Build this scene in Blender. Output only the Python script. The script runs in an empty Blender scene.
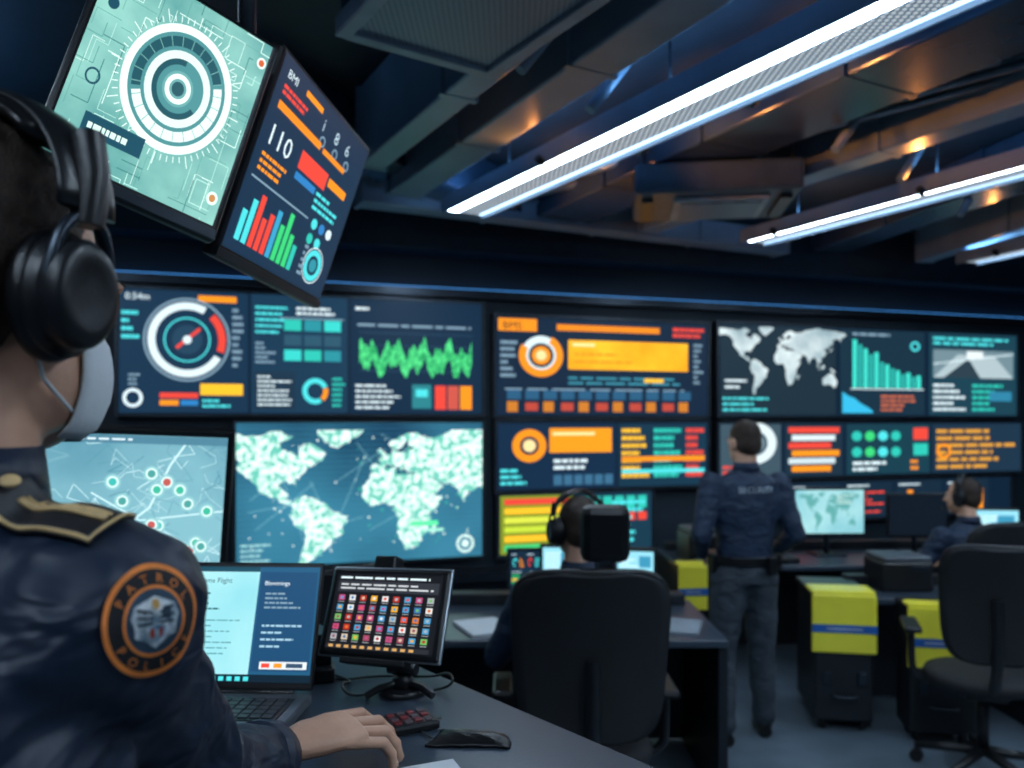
import bpy, bmesh, math, random
import numpy as np
from mathutils import Vector, Matrix
from mathutils.bvhtree import BVHTree
random.seed(7)
V = Vector
F = 800.0; H = 1.72; CX = 512.0; HY = 420.0
CAM = V((0, 0, H))
SC = bpy.context.scene
def ray(px, py): return V(((px-CX)/F, 1, (HY-py)/F))
def at_z(px, py, z):
    r = ray(px, py); return CAM + r*((z-H)/r.z)

# ------------------------------------------------------------------ materials
_m = {}
def lin(h):
    h = h.lstrip('#'); o = []
    for i in (0, 2, 4):
        c = int(h[i:i+2], 16)/255
        o.append(c/12.92 if c <= .04045 else ((c+.055)/1.055)**2.4)
    return (*o, 1)
def mat(name, hexc, rough=.5, metal=0, bump=0, bscale=60, var=.25, vscale=8, hex2=None, fold=0, fscale=9):
    if name in _m: return _m[name]
    m = bpy.data.materials.new(name); m.use_nodes = True
    nt = m.node_tree; b = nt.nodes['Principled BSDF']
    tc = nt.nodes.new('ShaderNodeTexCoord')
    n = nt.nodes.new('ShaderNodeTexNoise'); n.inputs['Scale'].default_value = vscale
    n.inputs['Detail'].default_value = 4
    nt.links.new(tc.outputs['Object'], n.inputs['Vector'])
    r = nt.nodes.new('ShaderNodeValToRGB')
    c = lin(hexc); c2 = lin(hex2) if hex2 else tuple(x*(1-var) for x in c[:3])+(1,)
    r.color_ramp.elements[0].color = c2; r.color_ramp.elements[1].color = c
    r.color_ramp.elements[0].position = .35; r.color_ramp.elements[1].position = .65
    nt.links.new(n.outputs['Fac'], r.inputs['Fac'])
    nt.links.new(r.outputs['Color'], b.inputs['Base Color'])
    b.inputs['Roughness'].default_value = rough; b.inputs['Metallic'].default_value = metal
    last = None
    if fold:
        n3 = nt.nodes.new('ShaderNodeTexNoise'); n3.inputs['Scale'].default_value = fscale
        n3.inputs['Detail'].default_value = 2; n3.inputs['Distortion'].default_value = 1.2
        mp_ = nt.nodes.new('ShaderNodeMapping'); mp_.inputs['Scale'].default_value = (1, 1, 1.9)
        nt.links.new(tc.outputs['Object'], mp_.inputs['Vector']); nt.links.new(mp_.outputs['Vector'], n3.inputs['Vector'])
        b3 = nt.nodes.new('ShaderNodeBump'); b3.inputs['Strength'].default_value = fold; b3.inputs['Distance'].default_value = .03
        nt.links.new(n3.outputs['Fac'], b3.inputs['Height']); last = b3
    if bump:
        n2 = nt.nodes.new('ShaderNodeTexNoise'); n2.inputs['Scale'].default_value = bscale
        n2.inputs['Detail'].default_value = 3
        nt.links.new(tc.outputs['Object'], n2.inputs['Vector'])
        bp = nt.nodes.new('ShaderNodeBump'); bp.inputs['Strength'].default_value = bump
        bp.inputs['Distance'].default_value = .01
        nt.links.new(n2.outputs['Fac'], bp.inputs['Height'])
        if last: nt.links.new(last.outputs['Normal'], bp.inputs['Normal'])
        last = bp
    if last: nt.links.new(last.outputs['Normal'], b.inputs['Normal'])
    _m[name] = m; return m
ES = 1.25
def emat(hexc, st=ES, light=False):
    k = ('e', hexc, st, light)
    if k in _m: return _m[k]
    m = bpy.data.materials.new('glow_'+hexc.lstrip('#')); m.use_nodes = True
    b = m.node_tree.nodes['Principled BSDF']
    b.inputs['Base Color'].default_value = (.004, .004, .005, 1)
    b.inputs['Roughness'].default_value = .35
    b.inputs['Specular IOR Level'].default_value = .2
    b.inputs['Emission Color'].default_value = lin(hexc)
    b.inputs['Emission Strength'].default_value = st
    if not light:
        try: m.cycles.emission_sampling = 'NONE'
        except Exception: pass
    _m[k] = m; return m
def enoise(name, h1, h2, scale, st=ES, lo=.35, hi=.65, light=False, detail=5):
    """glowing display surface whose picture is a two tone procedural pattern"""
    if name in _m: return _m[name]
    m = bpy.data.materials.new(name); m.use_nodes = True; nt = m.node_tree
    b = nt.nodes['Principled BSDF']
    b.inputs['Base Color'].default_value = (.004, .004, .005, 1)
    b.inputs['Roughness'].default_value = .35
    b.inputs['Specular IOR Level'].default_value = .2
    tc = nt.nodes.new('ShaderNodeTexCoord'); n = nt.nodes.new('ShaderNodeTexNoise')
    n.inputs['Scale'].default_value = scale; n.inputs['Detail'].default_value = detail
    nt.links.new(tc.outputs['Object'], n.inputs['Vector'])
    r = nt.nodes.new('ShaderNodeValToRGB')
    r.color_ramp.elements[0].color = lin(h1); r.color_ramp.elements[1].color = lin(h2)
    r.color_ramp.elements[0].position = lo; r.color_ramp.elements[1].position = hi
    nt.links.new(n.outputs['Fac'], r.inputs['Fac'])
    nt.links.new(r.outputs['Color'], b.inputs['Emission Color'])
    b.inputs['Emission Strength'].default_value = st
    if not light:
        try: m.cycles.emission_sampling = 'NONE'
        except Exception: pass
    _m[name] = m; return m
def perf_mat(name, h0, h1, scale=60, em=0):
    m = bpy.data.materials.new(name); m.use_nodes = True; nt = m.node_tree; b = nt.nodes['Principled BSDF']
    tc = nt.nodes.new('ShaderNodeTexCoord'); v = nt.nodes.new('ShaderNodeTexVoronoi'); v.inputs['Scale'].default_value = scale
    v.inputs['Randomness'].default_value = 0
    nt.links.new(tc.outputs['Object'], v.inputs['Vector']); r = nt.nodes.new('ShaderNodeValToRGB')
    r.color_ramp.elements[0].color = lin(h0); r.color_ramp.elements[1].color = lin(h1); r.color_ramp.elements[0].position = .3; r.color_ramp.elements[1].position = .42
    nt.links.new(v.outputs['Distance'], r.inputs['Fac']); nt.links.new(r.outputs['Color'], b.inputs['Base Color']); b.inputs['Roughness'].default_value = .4
    if em:
        nt.links.new(r.outputs['Color'], b.inputs['Emission Color']); b.inputs['Emission Strength'].default_value = em
        try: m.cycles.emission_sampling = 'NONE'
        except Exception: pass
    return m

BLACK = mat('black_plastic', '#191c21', .36, 0, .06, 300, .2)
BLACKM = mat('black_matte', '#14171b', .6, 0, .1, 150, .2)
DKMETAL = mat('dark_metal', '#3b444e', .3, .7)
GREYP = mat('grey_plastic', '#59626c', .4)
SILVER = mat('silver_metal', '#9aa4ad', .3, .7)
NAVY = mat('navy_uniform_cloth', '#12233a', .5, 0, .05, 700, .2, 10, None, .6, 9)
NAVY2 = mat('navy_shirt_cloth', '#1a304b', .65, 0, .05, 300, .2, 14, None, .6, 10)
PANTS = mat('charcoal_trouser_cloth', '#3b4651', .75, 0, .05, 300, .2, 14, None, .6, 9)
SKIN = mat('skin', '#d2a288', .48, 0, .06, 160, .12, 30)
HAIR = mat('brown_hair', '#3a2a20', .6, 0, .6, 420, .5, 90)
WHITECL = mat('white_mask_cloth', '#dfe6ea', .7, 0, .1, 300, .06)
CHAIRM = mat('chair_black_mesh', '#171c23', .65, 0, .4, 500, .3)
LEATHER = mat('black_leather', '#141619', .3, 0, .12, 260, .2)
DUCT = mat('painted_duct_metal', '#93a9be', .36, .1, .04, 6, .3, 2)
DUCTD = mat('dark_gloss_duct', '#3b5068', .25, .25, .04, 6, .4, 2)
CEILM = mat('ceiling_black', '#1a2733', .6, 0, .1, 20)
WALLM = mat('wall_charcoal_blue', '#22323f', .6, 0, .06, 30, .2, 2)
FLOORM = mat('floor_grey_carpet', '#6a7a88', .28, 0, .12, 120, .22, 5)
DESKM = mat('desk_slate_laminate', '#3a4654', .28, 0, .04, 200, .12, 3)
DESKD = mat('desk_dark_panel', '#1b222a', .5)

# ------------------------------------------------------------------ mesh helpers
def link(o): SC.collection.objects.link(o); return o
def M(name, verts, faces, m, smooth=False, bevel=0, seg=2):
    me = bpy.data.meshes.new(name); me.from_pydata([tuple(v) for v in verts], [], faces)
    me.update(); bm = bmesh.new(); bm.from_mesh(me)
    bmesh.ops.recalc_face_normals(bm, faces=bm.faces); bm.to_mesh(me); bm.free()
    if smooth:
        for p in me.polygons: p.use_smooth = True
    me.materials.append(m)
    o = link(bpy.data.objects.new(name, me))
    if bevel:
        b = o.modifiers.new('bevel', 'BEVEL'); b.width = bevel; b.segments = seg; b.limit_method = 'ANGLE'
    return o
def obox(name, c, U, Vv, N, su, sv, sn, m, bevel=0):
    c = V(c); U = V(U).normalized(); Vv = V(Vv).normalized(); N = V(N).normalized()
    vs = [c+U*(i*su/2)+Vv*(j*sv/2)+N*(k*sn/2) for i in (-1, 1) for j in (-1, 1) for k in (-1, 1)]
    fs = [(0, 1, 3, 2), (4, 6, 7, 5), (0, 4, 5, 1), (2, 3, 7, 6), (0, 2, 6, 4), (1, 5, 7, 3)]
    return M(name, vs, fs, m, False, bevel)
def box(name, c, size, m, yaw=0, bevel=0):
    U = V((math.cos(yaw), math.sin(yaw), 0)); Vv = V((-math.sin(yaw), math.cos(yaw), 0))
    return obox(name, c, U, Vv, V((0, 0, 1)), *size, m, bevel)
def ortho(d):
    d = d.normalized(); a = V((0, 0, 1)) if abs(d.z) < .9 else V((1, 0, 0))
    x = d.cross(a).normalized(); return x, d.cross(x).normalized()
def loft_shell(rings, n=20):
    vs = []; fs = []
    for c, a, b in rings:
        for i in range(n):
            t = 2*math.pi*i/n; vs.append(V(c)+V(a)*math.cos(t)+V(b)*math.sin(t))
    for k in range(len(rings)-1):
        for i in range(n):
            j = (i+1) % n; fs.append((k*n+i, k*n+j, (k+1)*n+j, (k+1)*n+i))
    fs.append(tuple(range(n))[::-1]); fs.append(tuple(range((len(rings)-1)*n, len(rings)*n)))
    return vs, fs
def cap_shell(p1, p2, r1, r2, n=14, k=5):
    p1 = V(p1); p2 = V(p2); d = (p2-p1)
    if d.length < 1e-6: d = V((0, 0, 1e-4))
    dn = d.normalized(); x, y = ortho(dn); R = []
    for i in range(k+1):
        a = -math.pi/2+math.pi/2*i/k; rr = max(math.cos(a), .04)*r1
        R.append((p1+dn*math.sin(a)*r1, x*rr, y*rr))
    for i in range(k+1):
        a = math.pi/2*i/k; rr = max(math.cos(a), .04)*r2
        R.append((p2+dn*math.sin(a)*r2, x*rr, y*rr))
    return loft_shell(R, n)
def ell_shell(c, ax, ay, az, n=20, k=12):
    c = V(c); R = []
    for i in range(k+1):
        a = -math.pi/2+math.pi*i/k; rr = max(math.cos(a), .03)
        R.append((c+V(az)*math.sin(a), V(ax)*rr, V(ay)*rr))
    return loft_shell(R, n)
def join(shells):
    vs = []; fs = []
    for v, f in shells:
        o = len(vs); vs += v; fs += [tuple(i+o for i in q) for q in f]
    return vs, fs
def cyl(name, p1, p2, r1, m, r2=None, n=20, bevel=0):
    p1 = V(p1); p2 = V(p2); x, y = ortho(p2-p1); r2 = r1 if r2 is None else r2
    v, f = loft_shell([(p1, x*r1, y*r1), (p2, x*r2, y*r2)], n)
    o = M(name, v, f, m, False, bevel)
    for p in o.data.polygons:
        if len(p.vertices) == 4: p.use_smooth = True
    return o
def tube(name, pts, r, m, cyclic=False, res=3):
    cu = bpy.data.curves.new(name, 'CURVE'); cu.dimensions = '3D'; cu.bevel_depth = r; cu.bevel_resolution = res
    cu.use_fill_caps = True
    sp = cu.splines.new('NURBS' if len(pts) > 3 else 'POLY'); sp.points.add(len(pts)-1)
    for i, p in enumerate(pts): sp.points[i].co = (*p, 1)
    sp.use_endpoint_u = True; sp.use_cyclic_u = cyclic; sp.order_u = 3 if len(pts) > 3 else 2
    cu.materials.append(m)
    return link(bpy.data.objects.new(name, cu))
_tex = {}
def blob(name, shells, m, vox=.012, it=5, disp=0, dsize=.08):
    """many overlapping shells -> one continuous remeshed surface"""
    vs, fs = join(shells); o = M(name, vs, fs, m, True)
    r = o.modifiers.new('r', 'REMESH'); r.mode = 'VOXEL'; r.voxel_size = vox; r.use_smooth_shade = True
    s = o.modifiers.new('s', 'SMOOTH'); s.iterations = it; s.factor = .5
    if disp:
        k = dsize
        if k not in _tex:
            t = bpy.data.textures.new('folds', 'CLOUDS'); t.noise_scale = dsize; t.noise_depth = 1; _tex[k] = t
        d = o.modifiers.new('d', 'DISPLACE'); d.texture = _tex[k]; d.strength = disp; d.mid_level = .5
        s2 = o.modifiers.new('s2', 'SMOOTH'); s2.iterations = 2
    dg = bpy.context.evaluated_depsgraph_get(); dg.update()
    me = bpy.data.meshes.new_from_object(o.evaluated_get(dg)); o.modifiers.clear(); o.data = me
    me.name = name
    if not me.materials: me.materials.append(m)
    for p in me.polygons: p.use_smooth = True
    return o
def grp(name, parts, loc=None):
    if len(parts) == 1:
        parts[0].name = name; return parts[0]
    if loc is None:
        P = []
        for o in parts:
            P += [V(c) for c in o.bound_box]
        loc = V(((min(p.x for p in P)+max(p.x for p in P))/2, (min(p.y for p in P)+max(p.y for p in P))/2, min(p.z for p in P)))
    e = link(bpy.data.objects.new(name, None)); e.location = loc; e.empty_display_size = .1
    for o in parts:
        o.parent = e; o.matrix_parent_inverse = Matrix.Translation(-V(loc))
    return e

# ------------------------------------------------------------------ text -> polygons
_txt = {}
def text_polys(s):
    if s in _txt: return _txt[s]
    cu = bpy.data.curves.new('t', 'FONT'); cu.body = s; cu.size = 1; cu.resolution_u = 2
    o = link(bpy.data.objects.new('t', cu)); dg = bpy.context.evaluated_depsgraph_get(); dg.update()
    me = bpy.data.meshes.new_from_object(o.evaluated_get(dg))
    r = ([(v.co.x, v.co.y) for v in me.vertices], [tuple(p.vertices) for p in me.polygons])
    bpy.data.objects.remove(o); bpy.data.curves.remove(cu); bpy.data.meshes.remove(me)
    _txt[s] = r; return r

# ------------------------------------------------------------------ display canvas
class Canvas:
    def __init__(s, c, U, Vv, N, w, h, x0, y0, x1, y1, step=.0002, eps=.0012):
        s.c = V(c); s.U = V(U).normalized(); s.V = V(Vv).normalized(); s.N = V(N).normalized()
        s.w = w; s.h = h; s.b = (x0, y0, x1, y1); s.k = 0; s.step = step; s.eps = eps
        s.vs = []; s.fs = []; s.mi = []; s.ms = []
    def P(s, x, y):
        x0, y0, x1, y1 = s.b
        u = min(max((x-x0)/(x1-x0), 0), 1)-.5; v = .5-min(max((y-y0)/(y1-y0), 0), 1)
        return s.c+s.U*(u*s.w)+s.V*(v*s.h)+s.N*(s.eps+s.k*s.step)
    def add(s, pts, faces, m):
        if isinstance(m, str): m = emat(m)
        if m not in s.ms: s.ms.append(m)
        i = s.ms.index(m); o = len(s.vs); s.vs += [s.P(*p) for p in pts]
        for f in faces: s.fs.append(tuple(q+o for q in f)); s.mi.append(i)
        s.k += 1
    def poly(s, pts, m): s.add(pts, [tuple(range(len(pts)))], m)
    def rect(s, x0, y0, x1, y1, m): s.poly([(x0, y0), (x0, y1), (x1, y1), (x1, y0)], m)
    def rects(s, L, m):
        pts = []; fs = []
        for (x0, y0, x1, y1) in L:
            o = len(pts); pts += [(x0, y0), (x0, y1), (x1, y1), (x1, y0)]; fs.append((o, o+1, o+2, o+3))
        s.add(pts, fs, m)
    def ring(s, cx, cy, r0, r1, m, a0=0, a1=360, n=40):
        n = max(3, int(n*abs(a1-a0)/360)); pts = []; fs = []
        for i in range(n+1):
            a = math.radians(a0+(a1-a0)*i/n); c, t = math.cos(a), math.sin(a)
            pts += [(cx+r0*c, cy-r0*t), (cx+r1*c, cy-r1*t)]
        for i in range(n): fs.append((2*i, 2*i+1, 2*i+3, 2*i+2))
        s.add(pts, fs, m)
    def disk(s, cx, cy, r, m, n=24): s.poly([(cx+r*math.cos(2*math.pi*i/n), cy+r*math.sin(2*math.pi*i/n)) for i in range(n)], m)
    def line(s, pts, t, m):
        P = []; fs = []
        for i in range(len(pts)-1):
            (x0, y0), (x1, y1) = pts[i], pts[i+1]; L = math.hypot(x1-x0, y1-y0) or 1
            nx, ny = -(y1-y0)/L*t/2, (x1-x0)/L*t/2; o = len(P)
            P += [(x0+nx, y0+ny), (x0-nx, y0-ny), (x1-nx, y1-ny), (x1+nx, y1+ny)]; fs.append((o, o+1, o+2, o+3))
        s.add(P, fs, m)
    def text(s, x, y, size, t, m, sx=1):
        p, f = text_polys(t); s.add([(x+a*size*sx, y-b*size) for a, b in p], f, m)
    def lines(s, x0, y0, x1, y1, rows, m, fill=.5, lo=.35):
        L = []; dy = (y1-y0)/rows
        for i in range(rows):
            x = x0; end = x0+(x1-x0)*random.uniform(lo, 1)
            while x < end:
                l = random.uniform(.06, .2)*(x1-x0); L.append((x, y0+dy*i+dy*(1-fill)/2, min(x+l, end), y0+dy*i+dy*(1+fill)/2)); x += l+.025*(x1-x0)
        s.rects(L, m)
    def bars(s, x0, y0, x1, y1, n, ms, gap=.3, prof=None):
        dx = (x1-x0)/n
        for i in range(n):
            h = (prof[i] if prof else random.uniform(.25, 1))*(y1-y0)
            s.rect(x0+dx*i, y1-h, x0+dx*(i+1-gap), y1, ms[i % len(ms)])
    def area(s, x0, y0, x1, y1, hs, m):
        n = len(hs); pts = []; fs = []
        for i, h in enumerate(hs):
            x = x0+(x1-x0)*i/(n-1)
            a, b = h if isinstance(h, tuple) else (0, h)
            pts += [(x, y1-(y1-y0)*a), (x, y1-(y1-y0)*b)]
        for i in range(n-1): fs.append((2*i, 2*i+1, 2*i+3, 2*i+2))
        s.add(pts, fs, m)
    def map(s, x0, y0, x1, y1, m, lon=(-170, 180), lat=(78, -56), jit=1.3, sc=1.0):
        rnd = random.Random(3)
        for P in CONT:
            q = []
            if max(p[0] for p in P) < lon[0] or min(p[0] for p in P) > lon[1]: continue
            cx = sum(p[0] for p in P)/len(P); cy = sum(p[1] for p in P)/len(P)
            for i in range(len(P)):
                a, b = P[i], P[(i+1) % len(P)]
                for k in range(4):
                    t = k/4; j = jit if k else 0
                    q.append((a[0]+(b[0]-a[0])*t+rnd.uniform(-j, j), a[1]+(b[1]-a[1])*t+rnd.uniform(-j, j)))
            q = [(cx+(p[0]-cx)*sc, cy+(p[1]-cy)*sc) for p in q]
            q = [(min(max(p[0], lon[0]), lon[1]), min(max(p[1], lat[1]), lat[0])) for p in q]
            s.poly([(x0+(x1-x0)*(p[0]-lon[0])/(lon[1]-lon[0]), y0+(y1-y0)*(lat[0]-p[1])/(lat[0]-lat[1])) for p in q], m)
    def dash(s, x0, y0, x1, y1, pal, bg='#14293a'):
        """a small filler widget panel"""
        s.rect(x0, y0, x1, y1, bg); w = x1-x0; h = y1-y0
        s.lines(x0+w*.06, y0+h*.05, x0+w*.6, y0+h*.16, 1, '#c8dde6')
        k = random.choice([0, 1, 2])
        if k == 0: s.bars(x0+w*.08, y0+h*.25, x1-w*.08, y1-h*.1, max(4, int(w/8)), pal)
        elif k == 1:
            s.ring(x0+w*.3, y0+h*.58, min(w, h)*.17, min(w, h)*.26, pal[0], 0, 270)
            s.lines(x0+w*.6, y0+h*.3, x1-w*.05, y1-h*.1, 5, pal[-1])
        else:
            s.lines(x0+w*.06, y0+h*.25, x1-w*.06, y1-h*.08, 6, pal[0], .55)
            s.lines(x0+w*.06, y0+h*.5, x1-w*.3, y1-h*.3, 2, pal[-1], .7)
    def finish(s, name):
        me = bpy.data.meshes.new(name); me.from_pydata([tuple(v) for v in s.vs], [], s.fs)
        for m in s.ms: me.materials.append(m)
        me.polygons.foreach_set('material_index', s.mi); me.update()
        return link(bpy.data.objects.new(name, me))

CONT = [
 [(-168,66),(-156,71),(-128,70),(-110,68),(-95,72),(-82,68),(-94,61),(-92,57),(-82,54),(-79,52),(-78,58),(-74,62),(-65,60),(-56,53),(-60,47),(-66,44),(-70,42),(-75,36),(-81,31),(-80,26),(-82,29),(-90,30),(-97,27),(-97,20),(-91,18),(-87,21),(-88,16),(-83,14),(-82,9),(-78,8),(-85,11),(-94,16),(-105,20),(-112,29),(-118,34),(-124,40),(-124,48),(-133,56),(-145,60),(-158,57),(-165,60)],
 [(-55,77),(-30,78),(-20,76),(-25,70),(-42,60),(-52,65),(-58,75)],
 [(-78,8),(-72,12),(-62,10),(-51,4),(-50,0),(-35,-6),(-39,-14),(-41,-22),(-48,-27),(-54,-34),(-58,-38),(-65,-42),(-68,-50),(-68,-55),(-74,-52),(-74,-42),(-71,-30),(-70,-18),(-76,-14),(-81,-5),(-80,1)],
 [(-6,36),(10,37),(11,33),(20,31),(32,31),(36,22),(43,12),(51,12),(48,4),(40,-4),(40,-15),(35,-22),(32,-28),(26,-34),(19,-35),(14,-24),(12,-14),(13,-6),(9,0),(9,4),(4,6),(-7,4),(-13,8),(-17,14),(-16,22),(-10,30)],
 [(-9,37),(-9,43),(-2,44),(-4,48),(3,51),(8,54),(10,57),(14,54),(22,55),(28,60),(22,61),(25,65),(20,63),(17,60),(13,56),(8,58),(5,61),(14,68),(25,71),(40,67),(60,69),(60,45),(50,42),(40,41),(28,41),(24,36),(20,40),(14,45),(18,40),(15,38),(10,44),(3,43),(0,39),(-5,36)],
 [(60,69),(75,73),(100,77),(115,74),(140,73),(170,70),(178,66),(163,60),(160,52),(155,58),(140,56),(140,48),(130,42),(127,35),(125,40),(118,38),(122,30),(115,22),(108,20),(109,12),(103,10),(100,14),(104,1),(98,8),(97,16),(90,22),(80,15),(77,8),(72,20),(66,25),(57,26),(50,30),(56,25),(59,22),(52,16),(44,13),(36,28),(36,36),(28,37),(28,41),(40,41),(50,42),(60,45)],
 [(114,-22),(122,-18),(131,-12),(136,-12),(136,-16),(142,-11),(146,-19),(153,-26),(150,-37),(144,-39),(138,-35),(130,-32),(118,-35),(115,-33)],
 [(-5,50),(1,51),(-2,56),(-5,58),(-6,56),(-3,53)], [(44,-25),(47,-24),(50,-15),(44,-18)],
 [(131,32),(136,34),(141,37),(141,42),(137,37)], [(109,1),(117,6),(118,1),(114,-4),(110,-2)],
 [(131,-1),(141,-3),(150,-10),(140,-8)], [(96,5),(104,-3),(106,-6),(101,-2)]]

# ------------------------------------------------------------------ rectangle pose fit
def rotv(r):
    a = np.linalg.norm(r)
    if a < 1e-9: return np.eye(3)
    k = r/a; K = np.array([[0, -k[2], k[1]], [k[2], 0, -k[0]], [-k[1], k[0], 0]])
    return np.eye(3)+math.sin(a)*K+(1-math.cos(a))*K@K
def fit_rect(pix, depth, r0=(0, 0, 0), reg=.3):
    """real rectangle (any pose) whose corners TL,TR,BR,BL sit on the four sight lines"""
    pix = np.array(pix, float); c = pix.mean(0); r0 = np.array(r0, float)
    sz = depth/F*np.linalg.norm(pix[1]-pix[0]), depth/F*np.linalg.norm(pix[3]-pix[0])
    p = np.array([(c[0]-CX)/F, (HY-c[1])/F, *r0, *sz])
    def res(p):
        C = depth*np.array([p[0], 1, p[1]]); R = rotv(p[2:5]); U = R@np.array([1, 0, 0.]); W = R@np.array([0, 0, 1.])
        o = []
        for i, (a, b) in enumerate([(-1, 1), (1, 1), (1, -1), (-1, -1)]):
            q = C+U*a*p[5]/2+W*b*p[6]/2; o += [CX+F*q[0]/q[1]-pix[i][0], HY-F*q[2]/q[1]-pix[i][1]]
        o += list((p[2:5]-r0)*reg)
        return np.array(o)
    lam = 1.; r = res(p)
    for it in range(200):
        J = np.zeros((len(r), 7))
        for k in range(7):
            q = p.copy(); q[k] += 1e-5; J[:, k] = (res(q)-r)/1e-5
        d = np.linalg.solve(J.T@J+lam*np.diag(np.diag(J.T@J)+1e-6), -J.T@r); rn = res(p+d)
        if (rn**2).sum() < (r**2).sum(): p = p+d; r = rn; lam = max(lam/3, 1e-9)
        else: lam *= 3
    R = rotv(p[2:5]); C = CAM+V(depth*np.array([p[0], 1, p[1]]))
    return C, V(R@np.array([1, 0, 0.])), V(R@np.array([0, 0, 1.])), V(R@np.array([0, -1., 0])), abs(p[5]), abs(p[6])

# ================================================================== ROOM SHELL
PL = V((-2.54, 5.15, 0)); WD = V((7.28, 2.35, 0)).normalized(); WN = V((WD.y, -WD.x, 0))
def W(s, t, z): return PL+WD*s+WN*t+V((0, 0, z))
def wall_s(px):
    u = (px-CX)/F; return (PL.y*u-PL.x)/(WD.x-WD.y*u)
def wall_z(px, py): return H+(HY-py)/F*(PL.y+WD.y*wall_s(px))
S0, S1r, T1, ZC = -1.5, 9.4, 7.4, 3.35
UP = V((0, 0, 1))
def wbox(name, s0, s1, t0, t1, z0, z1, m, bevel=0):
    return obox(name, W((s0+s1)/2, (t0+t1)/2, (z0+z1)/2), WD, WN, UP, s1-s0, t1-t0, z1-z0, m, bevel)
wbox('floor', S0-.2, S1r+.2, -.4, T1+.2, -.1, 0, FLOORM)
wbox('ceiling', S0-.2, S1r+.2, -.4, T1+.2, ZC, ZC+.1, CEILM)
wbox('wall_back', S0-.2, S1r+.2, -.3, -.1, 0, ZC, WALLM)
wbox('wall_left', S0-.2, S0, -.1, T1, 0, ZC, WALLM)
wbox('wall_right', S1r, S1r+.2, -.1, T1, 0, ZC, WALLM)
wbox('wall_front', S0-.2, S1r+.2, T1, T1+.2, 0, ZC, WALLM)
wbox('baseboard_back', S0, S1r, -.1, -.08, 0, .1, DKMETAL)
wbox('trim_1', S0, S1r, -.1, -.02, 2.62, 2.68, DKMETAL)
wbox('trim_2', S0, S1r, -.1, .12, 2.93, 3.35, mat('soffit', '#2a3a48', .5))
wbox('trim_3', S0, S1r, -.1, .10, .55, .62, DKMETAL)
wbox('added_wall_glow_strip', S0+.1, S1r-.1, -.085, -.045, 2.68, 2.69, emat('#3f86d0', 1.6, True))  # added blue glow strip that tints the wall above the screens

# ================================================================== VIDEO WALL
NB = '#0e2134'; PB = '#17324a'
CY = '#4fdbe0'; TE = '#2fc0b0'; OR = '#f7941e'; YE = '#fbc02d'; RD = '#e8483a'; GR = '#3ad07a'; WH = '#dceff5'; GY = '#7f9db0'; BL = '#2f7fc0'
def wscreen(name, x0, x1, y0, y1, draw, bg=NB, light=True, bez=.018):
    xc = (x0+x1)/2; s0, s1 = wall_s(x0), wall_s(x1); z0, z1 = wall_z(xc, y1), wall_z(xc, y0)
    c = W((s0+s1)/2, 0, (z0+z1)/2); w = s1-s0; h = z1-z0
    parts = [obox('housing', c-WN*.05, WD, UP, WN, w+2*bez, h+2*bez, .10, BLACK, .006)]
    fr = mat('bezel_edge', '#6c7884', .3, .6)
    for (a, b, cc, d) in [(-w/2-bez, -h/2-bez, w/2+bez, -h/2-bez+.006), (-w/2-bez, h/2+bez-.006, w/2+bez, h/2+bez), (-w/2-bez, -h/2-bez, -w/2-bez+.006, h/2+bez), (w/2+bez-.006, -h/2-bez, w/2+bez, h/2+bez)]:
        parts.append(obox('bezel_edge', c+WD*(a+cc)/2+UP*(b+d)/2+WN*.002, WD, UP, WN, cc-a, d-b, .006, fr))
    cv = Canvas(c, WD, UP, WN, w, h, x0, y0, x1, y1, .0001, .002)
    cv.rect(x0, y0, x1, y1, emat(bg, ES, light) if isinstance(bg, str) else bg)
    draw(cv); parts.append(cv.finish('display_picture')); return grp(name, parts)

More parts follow.
